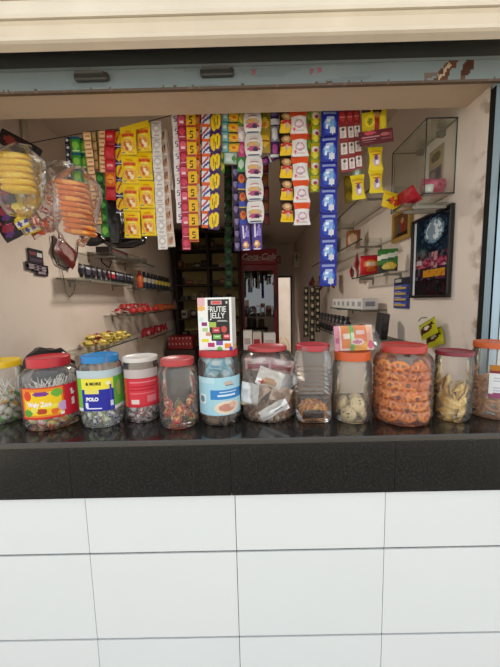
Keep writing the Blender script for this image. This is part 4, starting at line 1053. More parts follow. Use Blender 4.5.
s1 = wall_shelf(1, WL, (86, 279), (139, 283.5), .18, 'glass shelf of dark packets midway along the left wall')
n = 12
dk = [pouch_mesh('dark_sachet', .075, .085, .03, painter('221A1E', ('e', .5, .5, .34, .28, c), ('r', .2, .7, .8, .8, c2)), 12, 12, .003, i) for i, (c, c2) in enumerate((('3A3A42', '8A8A90'), ('A8323A', 'D8C8C8'), ('7A2A3A', 'C8A0A8'), ('4A4A52', 'B0B0B8')))]
for i in range(n):
    p = on_shelf(s1, .05 + .9 * i / (n - 1), .13); o = link('dark_sachet', dk[(0, 1, 1, 3)[i % 4] if 2 < i < 9 else (0, 3)[i % 2]], 'foil', None, p + Vector((0, 0, .044)), (0, 0, PI / 2 + rnd.uniform(-.3, .3)))
    tag(o, 'dark packet standing in the row on the left wall shelf', 'packet', 'dark packets on the left wall shelf')
s2 = wall_shelf(1, WL, (113, 255), (155, 264), .24, 'upper glass shelf on the left wall below the noodle packets')
p = on_shelf(s2, .3, .12); tag(link('carton', MB().box((-.05, -.16, 0), (.05, .16, .055), '2E2422', .003).box((.0505, -.12, .012), (.051, .12, .04), '6A3A34').mesh('carton'), 'paper', None, p, (0, 0, 0)), 'dark brown carton lying on the upper left wall shelf', 'carton')
tag(link('cloth_bundle', MB().ell((0, 0, .035), (.09, .18, .036), '6E6254', 18, 10, .35, seed=4).mesh('cloth_bundle'), 'matte', None, on_shelf(s2, .78, .11) + Vector((0, 0, .006))), 'grey brown cloth bundle on the upper left wall shelf', 'cloth')
# spray cans on their shelf
s3 = wall_shelf(1, WL, (144, 288.5), (173, 290), .16, 'shelf holding the row of dark bottles on the left wall')
def bottle_mesh(body, band, cap, r=.03, h=.16):
    def c(u, i): return cap if i >= 5 else (band if i in (3,) else body)
    return MB().lathe([(0, 0), (r * .9, 0), (r, .008), (r, h * .35), (r, h * .62), (r * .95, h * .70), (r * .5, h * .80), (r * .5, h * .84), (r * .55, h * .85), (r * .5, h), (0, h)], 16, c).mesh('bottle')
bm = [bottle_mesh('C8502A', 'D8702E', '8A2A1E'), bottle_mesh('20242A', 'C8B43A', '1A1A1A'), bottle_mesh('1E2A3A', 'B8B0A0', '22242A')]
for i in range(9):
    o = link('bottle', bm[0] if i == 0 else bm[2] if i < 4 else bm[1], 'plastic', None, on_shelf(s3, .04 + .92 * i / 8, .11) + Vector((0, 0, .0005)))
    if i == 0: tag(o, 'orange bottle at the near end of the dark bottle row', 'bottle')
    elif i < 4: tag(o, 'dark bottle with a grey band next to the orange bottle', 'bottle', 'grey banded bottles on the left wall')
    else: tag(o, 'dark bottle with a yellow band on the left wall shelf', 'bottle', 'yellow banded bottles on the left wall')
s4 = wall_shelf(1, WL, (126, 313), (163, 312.5), .18, 'glass shelf heaped with red wrapped sweets on the left wall')
rw = [candy_mesh('wrapped_pack', .046, c, i) for i, c in enumerate([('A8242A', 'D8C8C0', 'B8323A'), ('B82A2E', 'C83A3E'), ('E0D6CC', 'A82A2E', '3A2A2A'), ('8A1E24', 'C8503A')])]
def heap(sh, n, meshes, label, cat, group, mat='candy', u0=.08, u1=.92, name='wrapped_pack', dz=.035, off=.11):
    rn2 = random.Random(n)
    for i in range(n):
        lay = 0 if i < n * .6 else 1; k = i if lay == 0 else i - n * .6; m_ = n * .6 if lay == 0 else n * .4
        p = on_shelf(sh, u0 + (u1 - u0) * ((k + .5) / m_) * (1 if lay == 0 else .8) + (.0 if lay == 0 else .08 * (u1 - u0)), off + (.045 if k % 1 == 0 and int(k) % 2 else -.04) + rn2.uniform(-.006, .006))
        tag(link(name, meshes[i % len(meshes)], mat, None, p + Vector((0, 0, .03 + dz * lay)), (rn2.uniform(-.2, .2), rn2.uniform(-.2, .2), rn2.uniform(-.5, .5))), label, cat, group)
heap(s4, 18, rw, 'red and white wrapped sweet in the heap on the middle left shelf', 'sweet', 'red wrapped sweets on the middle left shelf')
s4b = wall_shelf(1, WL, (163.5, 309.5), (177, 309), .14, 'small shelf of orange cartons near the back left corner')
for i in range(3):
    tag(link('orange_carton', MB().box((-.05, -.09, 0), (.05, .09, .07), 'B8502A', .003).box((.0505, -.07, .02), (.051, .07, .05), 'D88A5A').mesh('orange_carton'), 'paper', None, on_shelf(s4b, .13 + .27 * i, .09)), 'orange carton on the small back left shelf', 'carton', 'orange cartons on the small back left shelf')
s5 = wall_shelf(1, WL, (150, 335), (174, 332.5), .18, 'shelf of dark red packets low near the back left corner')
rd = [pouch_mesh('red_packet', .09, .09, .04, painter('8A1E28', ('e', .5, .5, .34, .26, c)), 10, 10, .006, i) for i, c in enumerate(('B83A3E', 'C8A0A0', 'A02A30'))]
for i in range(8):
    tag(link('red_packet', rd[i % 3], 'foil', None, on_shelf(s5, .06 + .125 * i, .1) + Vector((0, 0, .048)), (rnd.uniform(-.2, .2), rnd.uniform(-.3, .3), PI / 2 + rnd.uniform(-.1, .1))), 'dark red packet on the low back left shelf', 'packet', 'dark red packets on the low back left shelf')
s6 = wall_shelf(1, WL, (85, 350), (138, 341), .20, 'low glass shelf heaped with gold sweets behind the blue lidded jar')
gw = [candy_mesh('gold_sweet', .042, c, i) for i, c in enumerate([('C8A83A', '8A7A2A', 'E0C868'), ('B8962E', 'E6D078'), ('A83A3A', 'D8B878', '8A2A2E'), ('D8C05A', '6A6A2A')])]
heap(s6, 20, gw, 'gold wrapped sweet in the heap on the low left shelf', 'sweet', 'gold sweets on the low left shelf', u0=.30, u1=.88, name='gold_sweet', dz=.032)
# red crate in the corner
p = PX(163, 346, WL + .02); y = 3.55
t = thing('red_crate', 'red box with white dots stacked low in the back left corner', 'crate', (WL + .22, 4.0, PY(168, 347, 4.0).z - .02))
hh = PY(168, 336, 4.0).z - t.location.z
m = MB().box((-.16, -.1, 0), (.16, .1, hh), '8E1E22', .006)
m.grid(26, 12, lambda u, v: (-.15 + .3 * u, -.1008, hh * (.06 + .88 * v)), lambda u, v: 'D8B0AC' if (u * 6.5) % 1 < .34 and (v * 2) % 1 > .6 else '8E1E22', smooth=False)
m.build('crate_body', 'plastic', t)
tag(link('stacked_carton', MB().box((-.2, -.14, ZF), (.2, .14, t.location.z - .002), '3A2E28', .004).mesh('stacked_carton'), 'paper', None, (WL + .22, 4.0, 0)), 'tall dark carton under the red box in the back left corner', 'carton')
# glass tumbler-like clear tub on the corner shelf
p = PY(177, 309, 3.9)
tag(link('clear_tub', MB().lathe([(0, 0), (.05, 0), (.06, .11), (.062, .11), (.052, .002)], 20, 'FFFFFF').mesh('clear_tub'), 'jar', None, on_shelf(s4b, .96, .1)), 'small clear tub at the far end of the orange cartons', 'tub')

# sachet card, wires and packets on the left wall
t = thing('hanging_sachet_card', 'black card of small sachets pinned on the left wall', 'sachet card', PX(27, 247.5, WL + .006), (0, 0, PI / 2))
a, c = PX(27, 247.5, WL), PX(43, 265, WL); wd = c.y - a.y; hd = a.z - c.z
MB().box((0, -.004, -hd), (wd, -.001, 0), '221C20').grid(14, 14, lambda u, v: (wd * u, -.0045, -hd * (1 - v)), painter('241C22', ('r', .1, .55, .5, .75, '7A3A3A'), ('r', .6, .5, .9, .8, 'C8C4C4'), ('r', .1, .15, .9, .35, '4A3A4A')), smooth=False).build('backing_card', 'paper', t)
for i, (u, v) in enumerate(((.2, 1.14), (.55, 1.18), (.2, 1.32), (.55, 1.38), (.85, 1.22), (.85, 1.4), (.8, 1.6))):
    MB().box((wd * u - .05, -.006, -hd * v - .016), (wd * u + .05, -.001, -hd * v + .016), '3A3034', .002).box((wd * u - .03, -.0065, -hd * v - .006), (wd * u + .03, -.006, -hd * v + .006), '9A8A92').build('small_sachet', 'foil', t)
for i, (pts, col, lab_) in enumerate(((((52, 236), (53, 255), (57, 264), (66, 268.5), (74, 265), (77, 256), (78, 240)), '2E2A28', 'dark cable looping down the left wall'), (((57, 243), (60, 262), (64, 280), (66, 293), (70, 297), (74, 292), (76, 280)), '8A8478', 'thin pale wire dangling below the dark cable loop'), (((99, 250), (102, 262), (109, 268), (113, 258)), '2A2624', 'short dark cable hanging under the black bags'))):
    q = [PX(x, y, WL + .012) for x, y in pts]
    tag(MB().tube(q, .005 if i != 1 else .003, col, 6).build('hanging_cable', 'plastic'), lab_, 'cable')
tag(link('hanging_red_packet', pouch_mesh('hanging_red_packet', .19, .13, .04, painter('6A2E2C', ('e', .5, .5, .36, .3, '9A7A74'), ('e', .7, .4, .14, .14, 'A8907A'), ('r', .1, .7, .5, .85, '4A1C20')), 14, 14, .012, 3), 'foil', None, PX(66, 252, WL + .03), (0, .5, PI / 2)), 'reddish packet caught behind the cable loop on the left wall', 'packet')
# conduit pipe high on the left wall
a = PX(23, 118, WL + .015); c = PX(27, 150, WL + .015)
tag(MB().tube([(WL + .018, a.y, ZC), (WL + .018, a.y, 1.95)], .014, 'CFC3B4', 10).build('hanging_conduit', 'plastic'), 'cream conduit pipe running down the left wall behind the yellow bag', 'pipe')
# black bag behind the red lidded jar
yr = 1.40; zr = PY(46, 347.5, yr).z - .20
t = thing('stool', 'plain tall stool just behind the counter under the black bag', 'stool', (PY(46, 352, yr).x, yr, ZF))
MB().lathe([(0, zr - ZF - .035), (.12, zr - ZF - .035), (.13, zr - ZF - .02), (.12, zr - ZF - .002), (0, zr - ZF - .002)], 24, '5A4A3C').build('seat', 'matte', t)
for k in range(4):
    a = PI / 4 + k * PI / 2
    MB().tube([(0.12 * math.cos(a), .12 * math.sin(a), 0), (.10 * math.cos(a), .10 * math.sin(a), zr - ZF - .034)], .014, '4A3C30', 8).build('leg', 'matte', t)
t = thing('rucksack', 'black bag lying behind the red lidded lollipop jar', 'bag', (PY(46, 352, yr).x, yr, zr))
MB().ell((0, 0, .10), (.115, .08, .097), '17161A', 22, 12, .25, seed=3).build('bag_body', 'blackbag', t)
MB().tube([(-.05, 0, .15), (-.03, -.01, .172), (.02, -.01, .172), (.05, 0, .15)], .007, '17161A', 8).build('strap', 'blackbag', t)

# ------------------------------------------------------------------ back of the shop: shelving, cooler, cartons
YU = 4.30
xl, xm, xr = PY(176, 290, YU).x, PY(208.5, 290, YU).x, PY(239.5, 290, YU).x
rows = [PY(205, y, YU).z for y in (231, 248, 267, 284, 299.5, 318, 335, 352)]
t = thing('shelving_unit', 'tall dark framed shelving unit with yellowish back panels at the shop back', 'shelving', (0, YU, ZF))
for x in (xl, xm, xr):
    MB().box((x - .018, 0, 0), (x + .018, .36, min(rows[0] - ZF + .02, ZC - ZF - .01)), '2A2018').build('upright', 'matte', t)
for i, z in enumerate(rows):
    MB().box((xl, .002, z - ZF - .022), (xr, .36, z - ZF), '3A2C1E').build('shelf_board', 'matte', t)
MB().box((xl, .362, 0), (xr, .375, rows[0] - ZF), 'A8905A').build('back_panel', 'matte', t)
sc = ['4A3A30', '6A2A28', '2E3A44', '8A6A4A', '3A2A3A', 'A89A88', '5A4A22', '22302A', '7A3A2A', '55504A']
ordn = ['top', 'second', 'third', 'fourth', 'fifth', 'sixth', 'seventh']
for i in range(1, len(rows)):
    for bay, (x0, x1) in enumerate(((xl + .03, xm - .03), (xm + .03, xr - .03))):
        rn3 = random.Random(i * 7 + bay); x = x0
        while x < x1 - .07:
            w_ = rn3.uniform(.05, .12); w_ = min(w_, x1 - x); h_ = rn3.uniform(.05, .15) * (.9 if i < 7 else .7)
            h_ = min(h_, rows[i - 1] - rows[i] - .05)
            col = rn3.choice(sc); c2 = rn3.choice(sc); kind = rn3.random()
            if kind < .6:
                me = MB().box((0, 0, 0), (w_ - .008, .12, h_), col, .003).box((.01, -.001, h_ * .3), (w_ - .02, 0, h_ * .7), c2).mesh('stock_box'); nm = 'stock_box'; ct = 'box'; mt = 'paper'
            else:
                me = pouch_mesh('stock_packet', w_ - .004, h_, .04, painter(col, ('e', .5, .5, .32, .3, c2)), 8, 8, .003, i); me.transform(Matrix.Translation((w_ / 2, .05, h_ / 2 + .004))); nm = 'stock_packet'; ct = 'packet'; mt = 'foil'
            o = link(nm, me, mt, None, (x, YU + .06 + rn3.uniform(0, .08), rows[i] + .001))
            tag(o, 'dull %s on the %s shelf of the back unit, %s bay' % (ct, ordn[i - 1] if i - 1 < 7 else 'low', 'left' if bay == 0 else 'right'), ct, 'stock on the %s back shelf, %s bay' % (ordn[i - 1], 'left' if bay == 0 else 'right'))
            x += w_ + rn3.uniform(0, .05)

YK = 4.72
fx0, fx1 = PY(241, 300, YK).x, PY(277.3, 300, YK).x
ztop = PY(259, 249, YK).z; zh = PY(259, 264.5, YK).z; zg1, zg0 = PY(259, 270.5, YK).z, PY(259, 338, YK).z
t = thing('drinks_cooler', 'tall dark red drinks cooler with a glass door at the shop back', 'cooler', ((fx0 + fx1) / 2, YK, ZF + .002))
hw = (fx1 - fx0) / 2; B = ZF + .002
m = MB().box((-hw, .05, 0), (-hw + .03, .62, zh - B), '8A0E1A').box((hw - .03, .05, 0), (hw, .62, zh - B), '8A0E1A').box((-hw + .03, .60, 0), (hw - .03, .62, zh - B), '3A3A3A').box((-hw + .03, .05, 0), (hw - .03, .6, .25), '5A0E14')
m.build('cabinet', 'plastic', t)
hd = MB().box((-hw, 0, zh - B), (hw, .62, ztop - B), '96101E', .008).build('header_sign', 'plastic', t)
lt = text_mb('Coca-Cola', .125, 'D8C8C4', .001, .98, .35, .002); lt.v = [(x, y - .003, z + (zh + ztop) / 2 - B) for x, y, z in lt.v]
lt.tube([(-hw * .82, -.002, (zh + ztop) / 2 - B - .03), (-hw * .4, -.002, (zh + ztop) / 2 - B - .055), (hw * .3, -.002, (zh + ztop) / 2 - B - .045), (hw * .85, -.002, (zh + ztop) / 2 - B - .06)], .006, 'D8C8C4', 6)
lt.build('lettering', 'paper', hd)
dr = MB()
fw = .055
for lo, hi in (((-hw, 0, .2), (-hw + fw, .045, zh - B - .004)), ((hw - fw, 0, .2), (hw, .045, zh - B - .004)), ((-hw + fw, 0, zg1 - B), (hw - fw, .045, zh - B - .004)), ((-hw + fw, 0, .2), (hw - fw, .045, zg0 - B))): dr.box(lo, hi, '8C0E1A', .004)
door = dr.build('door', 'plastic', t)
MB().box((-hw + fw, .015, zg0 - B), (hw - fw, .025, zg1 - B), 'FFFFFF').build('glass_pane', 'doorglass', door)
MB().box((hw - fw + .01, -.035, PY(259, 308, YK).z - B), (hw - fw + .035, -.001, PY(259, 294, YK).z - B), '2A2A2C', .004).build('handle', 'plastic', door)
for i in range(5):
    MB().box((-hw + .03, .1, .42 + i * .26), (hw - .03, .58, .43 + i * .26), '8A8A88').build('wire_shelf', 'metal', t)
bmk = [bottle_mesh(c, d, e, .032, .22) for c, d, e in (('2A1612', '8A1E22', '8A1E22'), ('3A6A2E', 'D8D0A0', '2A7A3A'), ('B86A22', 'D8A04A', 'D87A2A'), ('C8CCD0', '4A6AA8', '3A5AA0'))]
for i in range(1, 5):
    for k in range(6):
        o = link('drink_bottle', bmk[(i + k // 2) % 4], 'plastic', None, (t.location.x - hw + .09 + k * (hw * 2 - .18) / 5, YK + .16, B + .431 + i * .26))
        tag(o, 'drink bottle on the %s shelf inside the cooler' % ['', 'lowest visible', 'second lowest', 'third', 'top'][i], 'bottle', 'bottles on the %s cooler shelf' % ['', 'lowest visible', 'second lowest', 'third', 'top'][i])
# small red box fixed beside the header
p = PY(279.7, 259.5, YK + .1)
tag(link('hanging_red_sign', MB().box((-.036, 0, -.06), (.036, .06, .06), '5A141C', .005).box((-.02, -.001, -.03), (.02, 0, .03), '8A5A58').mesh('hanging_red_sign'), 'plastic', None, Vector((fx1 + .037, p.y, p.z))), 'small dark red box fixed beside the cooler header', 'box')
# pale boxes in front of the cooler (on a dark stool-height carton)
yk = 3.3
for i, (x0, x1, y0, y1, col, lab_) in enumerate(((243, 252.5, 331, 350, 'E2DEDA', 'white carton in front of the cooler, left one'), (252.5, 262, 332.5, 350, 'D2C6BC', 'cream carton in front of the cooler, middle one'), (263.5, 276, 333.5, 350, 'E6E2DE', 'white carton in front of the cooler, right one'))):
    a, c = PY(x0, y0, yk), PY(x1, y1, yk)
    t = thing('pale_carton', lab_, 'carton', ((a.x + c.x) / 2, yk, c.z))
    w_, h_ = (c.x - a.x) / 2 - .002, a.z - c.z
    MB().box((-w_, 0, 0), (w_, .16, h_), col, .003).build('carton_body', 'paper', t)
    MB().box((-w_ * .8, -.001, h_ * .3), (w_ * .6, 0, h_ * .62), ['B8A8A8', 'A8323A', 'C8C0BC'][i]).build('printed_panel', 'paper', t)
zb = PY(260, 350, yk).z
t = thing('low_table', 'plain dark table carrying the pale cartons before the cooler', 'table', (PY(260, 350, yk).x, yk + .1, ZF))
MB().box((-.24, -.14, zb - ZF - .03), (.24, .16, zb - ZF - .001), '3A3028').build('tabletop', 'matte', t)
for sx in (-1, 1):
    for sy in (-1, 1): MB().box((sx * .21 - .015, sy * .12 - .005, 0), (sx * .21 + .015, sy * .12 + .025, zb - ZF - .03), '2E2620').build('leg', 'matte', t)

# beige switch box on the right wall near the back, goods in the yard doorway
p = PY(292, 261, 5.25)
tag(link('switch_box', MB().box((-.11, -.12, -.12), (0, .02, .12), 'B8A890', .006).box((-.09, -.121, -.118), (-.01, -.12, -.104), 'E6DCC8').box((-.07, -.122, -.02), (-.05, -.12, .09), '5A5048').box((-.09, -.122, .03), (-.02, -.12, .045), '5A5048').mesh('switch_box'), 'plastic', None, (WR - .001, 5.2, p.z)), 'beige switch box high on the right wall near the doorway', 'switch box')
p = PY(284, 340, 6.2)
tag(link('woven_sack', MB().ell((0, 0, (p.z - ZF) / 2 + .05), (.16, .13, (p.z - ZF) / 2 + .05), lambda u, v: 'C8A88A' if int(u * 6) % 2 else 'D8C8B4', 20, 12, .12, seed=5).mesh('woven_sack'), 'matte', None, (p.x - .02, 6.2, ZF - .018)), 'pale sack standing just beyond the back doorway', 'sack')

# ------------------------------------------------------------------ right wall
# glass showcase
a = PX(458, 117.5, WR); c = PX(458, 192, WR); xo = PY(427, 118, a.y).x
y0 = a.y; zt_, zb_ = a.z, PX(458, 191, WR).z
y1 = PX(393, 146, xo).y if False else None
d_ = ray(393, 146); y1 = CAM.y + d_.y * ((xo - CAM.x) / d_.x)
t = thing('hanging_showcase', 'frameless glass showcase box fixed high on the right wall', 'showcase', (WR, y0, zb_))
dx = xo - WR; L = y1 - y0; hh = zt_ - zb_
def pane(n_, lo, hi):
    lo2 = tuple(min(a_, b__) for a_, b__ in zip(lo, hi)); hi2 = tuple(max(a_, b__) for a_, b__ in zip(lo, hi))
    return MB().box(lo2, hi2, 'FFFFFF').build(n_, 'glass', t)
pane('glass_top', (dx, 0, hh - .006), (0, L, hh)); pane('glass_base', (dx, 0, 0), (0, L, .006))
pane('glass_end', (dx, 0, .007), (-.001, .005, hh - .007)); pane('glass_end', (dx, L - .005, .007), (-.001, L, hh - .007)); pane('glass_front', (dx, .006, .007), (dx + .005, L - .006, hh - .007))
m = MB()
for (p0, p1) in (((dx, 0, hh), (0, 0, hh)), ((dx, 0, hh), (dx, L, hh)), ((dx, 0, 0), (0, 0, 0)), ((dx, 0, 0), (dx, 0, hh)), ((-.002, 0, 0), (-.002, 0, hh)), ((dx, L, 0), (dx, L, hh)), ((dx, L, hh), (0, L, hh)), ((dx, 0, 0), (dx, L, 0))):
    m.tube([p0, p1], .0026, '39443E', 6)
m.build('edge_strips', 'gloss', t)
for q in (.25, .8): MB().box((-.03, L * q, hh - .03), (0, L * q + .02, hh - .008), '7A7468').build('clip', 'metal', t)
# things in the showcase
pk = pouch_mesh('pink_towel', .10, .072, .07, painter('C8506E', ('e', .5, .55, .3, .25, 'D8708A'), ('e', .6, .5, .12, .1, 'A83A56')), 14, 12, .012, 2)
tag(link('pink_cloth', pk, 'foil', None, (WR - .055, y0 + .06, zb_ + .045), (0, 0, 0)), 'folded pink cloth packet in the near end of the glass showcase', 'cloth')
tag(link('white_cup', MB().lathe([(0, 0), (.017, 0), (.021, .036), (.0195, .036), (.016, .003), (0, .003)], 20, 'E6E2DA').mesh('white_cup'), 'plastic', None, (xo + .036, y0 + .035, zb_ + .0065)), 'small white cup in the glass showcase beside the pink cloth', 'cup')
yy = y0 + .20
tag(link('hanging_photo_card', MB().box((-.004, -.05, -.075), (0, .05, .075), 'B8A88A').grid(12, 16, lambda u, v: (-.0045, .05 - .1 * u, -.075 + .15 * v), painter('A8927A', ('r', .05, .05, .95, .46, '6A5A5A'), ('e', .3, .25, .2, .14, '9A7A7A'), ('e', .7, .28, .15, .14, '4A4A5A'), ('r', .05, .54, .95, .95, 'B09A6A'), ('e', .5, .75, .3, .15, '6A5A3A')), smooth=False).mesh('hanging_photo_card'), 'paper', None, Vector((WR - .002, PX(437, 166, WR).y, PX(437, 166, WR).z))), 'small faded photo card on the wall inside the showcase', 'photo card')
# glass shelf under the showcase with packets
xs7 = WR - .20; _d = ray(393, 214); s7 = wall_shelf(-1, WR, (0, 0), (0, 0), .20, 'glass shelf just under the showcase on the right wall', span=(y0 + .004, CAM.y + _d.y * xs7 / _d.x, zb_ - .034))
rp = painter('A81E2E', ('e', .5, .5, .3, .25, 'B83040'), ('r', .1, .1, .9, .2, '801422'))
L7 = s7['y1'] - s7['y0']
for i in range(4):
    tag(link('red_packet', pouch_mesh('red_packet', .10, .07, .028, rp, 12, 10, .003, i), 'foil', None, on_shelf(s7, .12 + .19 * i, .168) + Vector((0, 0, .031)), (.62, 0, -PI / 2 + .05 * (i % 2))), 'red packet leaning at the edge of the glass shelf under the showcase', 'packet', 'red packets under the showcase')
ypp = painter('E0BE1A', ('e', .4, .45, .14, .2, 'C8502A'), ('e', .7, .4, .16, .2, 'B83A2A'), ('r', .1, .75, .9, .85, 'D8A81A'), ('e', .25, .4, .08, .1, '4A2A1E'))
p = PY(397, 200, PX(397, 200, WR - .15).y)
tag(link('yellow_packet', pouch_mesh('yellow_packet', .095, .07, .024, ypp, 14, 12, .004, 2), 'foil', None, on_shelf(s7, .91, .21) + Vector((0, 0, .038)), (0, .2, .25)), 'bright yellow packet on the far end of the shelf under the showcase', 'packet')


def wall_picture(label, n_px0, n_px1, f_px0, f_px1, fw, fcol, paint, nu, nv, extra=None, name='hanging_picture'):
    """near upper / lower corner and far upper / lower corner on the right wall"""
    a, b_ = PX(*n_px0, WR), PX(*n_px1, WR); c_, d__ = PX(*f_px0, WR), PX(*f_px1, WR)
    y0, y1 = (a.y + b_.y) / 2, (c_.y + d__.y) / 2; z0, z1 = (b_.z + d__.z) / 2, (a.z + c_.z) / 2
    t = thing(name, label, 'picture', (WR - .002, y0, z0))
    L, H_ = y1 - y0, z1 - z0
    m = MB()
    for lo, hi in (((-.02, 0, 0), (0, L, fw)), ((-.02, 0, H_ - fw), (0, L, H_)), ((-.02, 0, fw), (0, fw, H_ - fw)), ((-.02, L - fw, fw), (0, L, H_ - fw))): m.box(lo, hi, fcol, .003)
    m.build('frame', 'plastic', t)
    MB().grid(nu, nv, lambda u, v: (-.008, L - fw - (L - 2 * fw) * u, fw + (H_ - 2 * fw) * v), paint, smooth=False).build('artwork', 'gloss' if name != 'x' else 'paper', t)
    return t


def night(u, v):
    """a night scene: mottled moon over a crowd of warm shapes; the far edge is a pale mount"""
    if u < .06: return 'DDE0E4'
    n = noise.noise(Vector((u * 5, v * 8, 2))); n2 = noise.noise(Vector((u * 13, v * 20, 9)))
    d = math.hypot((u - .58), (v - .81) * 1.75)
    if d < .22: return 'D6E0E4' if n2 < .1 and n < .25 else '8298A4'
    if d < .27: return '6A8698' if n2 > -.2 else '2E4658'
    if v > .55: return '1A2A3A' if n > .1 else ('2A3E52' if n2 > .2 else '141E2A')
    if abs(v - .28) < .05 and .32 < u < .9: return 'C88A2A' if n2 > -.3 else 'A85E22'
    if abs(u - .62) < .08 and .34 < v < .58: return '7A3A4A' if n2 > 0 else 'B8868A'
    if math.hypot(u - .66, (v - .6) * 1.7) < .08: return 'A8703A'
    if .36 < v < .47: return ('B04A62' if n2 > .05 else '6A2A3E') if n > -.3 else 'A8A0AC'
    if v > .2: return '4A5A62' if n2 > .25 else ('5A2A3A' if n2 > -.05 else '1E2426')
    return '3A1A20' if n2 > .1 else ('22343A' if n2 < -.3 else '141416')
wall_picture('black framed picture of a full moon over a colourful night scene', (455, 206), (453, 297), (414.5, 220.5), (414, 298), .012, '15120F', night, 44, 64)
gold = painter('6A4A32', ('e', .5, .45, .25, .3, '8A3A2A'), ('e', .5, .7, .12, .12, 'B88A5A'), ('r', .05, .05, .95, .2, '3A2E22'), ('e', .3, .4, .1, .2, '4A5A4A'))
wall_picture('gold framed picture hanging half hidden under the shelf', (414, 205), (413.5, 236), (395.5, 214), (395, 244), .02, 'A8843E', gold, 20, 24)

# bright chip bags on the middle glass shelf
s8 = wall_shelf(-1, WR, (386, 272.5), (352, 277), .12, 'glass shelf with chip bags in the middle of the right wall')
redb = painter('C8202A', ('e', .5, .55, .36, .2, 'E8842A'), ('e', .5, .55, .25, .12, 'F0D8C0'), ('e', .55, .25, .25, .12, 'D8602A'), ('r', 0, .93, 1, 1, 'A0141E'))
grnb = painter('3E7A34', ('l', .0, .6, 1, .75, .1, 'D8D8C8'), ('r', 0, .0, 1, .32, '2E3428'), ('e', .6, .24, .34, .16, 'D8B84A'), ('e', .4, .2, .2, .1, 'E8D070'), ('r', .2, .5, .8, .56, '2A2E28'))
def place_bag(label, x0, x1, y0, y1, pt, Y, yaw=.25, mat='foil'):
    a, c = PY(x0, y0, Y), PY(x1, y1, Y); w_, h_ = abs(c.x - a.x) / math.cos(yaw), a.z - c.z
    o = link('chip_bag', pouch_mesh('chip_bag', w_, h_, .05, pt, 18, 20, .004, int(x0)), 'foil', None, Vector(((a.x + c.x) / 2, Y, (a.z + c.z) / 2)), (0, 0, yaw)); tag(o, label, 'chip bag'); return o
Y8 = s8['y0'] + .10
place_bag('green chip bag standing on the right wall shelf', 379, 396, 249, 271.5, grnb, PX(388, 260, WR - .09).y, -.35)
place_bag('bright red chip bag on the right wall shelf beside the green one', 361.5, 379, 255.5, 274.5, redb, PX(370, 265, WR - .1).y, -.3)
tag(link('red_packet', pouch_mesh('red_packet', .16, .16, .03, painter('A82A32', ('r', .35, .0, .5, 1, 'D8C8C4'), ('e', .7, .4, .2, .2, '7A1A22')), 12, 12, .01, 5), 'foil', None, PX(357, 266, WR - .07), (0, .5, 1.2)), 'small red and white packet beside the red chip bag', 'packet')
tag(link('red_packet', pouch_mesh('red_packet', .14, .07, .03, painter('8A1E26', ('e', .5, .5, .3, .3, 'B84A4A')), 12, 12, .006, 7), 'foil', None, PX(352, 273, WR - .08), (0, .2, 1.2)), 'dark red packet lying at the far end of the chip bag shelf', 'packet')
# higher shelf deeper in: bluish and brown bags
s9 = wall_shelf(-1, WR, (362, 246), (312, 262), .2, 'high glass shelf behind the royal blue strip on the right wall')
for px, py, w_, h_, c1, c2, lab_ in ((318, 243, .17, .22, '2E4A6A', '7A92A8', 'dull blue bag on the high right wall shelf'), (340, 237, .10, .14, '8A5A3A', 'C8A88A', 'brown bag on the high right wall shelf')):
    tag(link('stock_bag', pouch_mesh('stock_bag', w_, h_, .06, painter(c1, ('e', .5, .5, .35, .3, c2)), 12, 12, .008, int(px)), 'foil', None, on_shelf(s9, .80 if px < 330 else .32, .1) + Vector((0, 0, h_ / 2 + .003)), (0, 0, -.6)), lab_, 'bag')
z12 = PX(410, 186, WR).z
s12 = wall_shelf(-1, WR, (0, 0), (0, 0), .2, 'empty glass shelf above the chip bags on the right wall', span=(PX(410, 186, WR).y, PX(348, 215, WR).y, z12))
s10 = wall_shelf(-1, WR, (361, 307), (330, 309.5), .16, 'glass shelf holding the row of white boxes on the right wall')
for i in range(6):
    tag(link('white_box', MB().box((-.05, -.055, 0), (.05, .055, .07), 'D6D2CC', .003).box((-.0505, -.035, .02), (-.05, .02, .05), '9A969A').box((-.03, -.0555, .02), (.03, -.055, .05), '8A868A').mesh('white_box'), 'paper', None, on_shelf(s10, .09 + .155 * i, .1) + Vector((0, 0, .0005))), 'small white box in the row on the right wall shelf', 'box', 'white boxes on the right wall shelf')
s11 = wall_shelf(-1, WR, (341, 331), (315, 331), .16, 'shelf of dark small bottles low on the right wall')
bmd = bottle_mesh('1E1A1C', '5A4A44', '3A3436', .035, .15)
for i in range(8):
    tag(link('bottle', bmd, 'plastic', None, on_shelf(s11, .06 + .125 * i, .1) + Vector((0, 0, .0005))), 'dark small bottle low on the right wall', 'bottle', 'dark bottles low on the right wall')
# reddish packets behind the blue strip
for i, (px, py, a) in enumerate(((333, 279, .1), (322, 281, -.3), (312, 285, -.5))):
    tag(link('hanging_maroon_packet', pouch_mesh('hanging_maroon_packet', .22, .15, .05, painter('6A2A22', ('e', .5, .5, .36, .3, 'A04A36'), ('r', .2, .4, .8, .55, 'C88A6A')), 12, 12, .01, i + 2), 'foil', None, PX(px, py, WR - .09), (0, a, 1.1)), ['maroon packet right of the blue strip bottom', 'maroon packet behind the bottom of the blue strip', 'maroon packet above the dark hanging sachet strings'][i], 'packet')
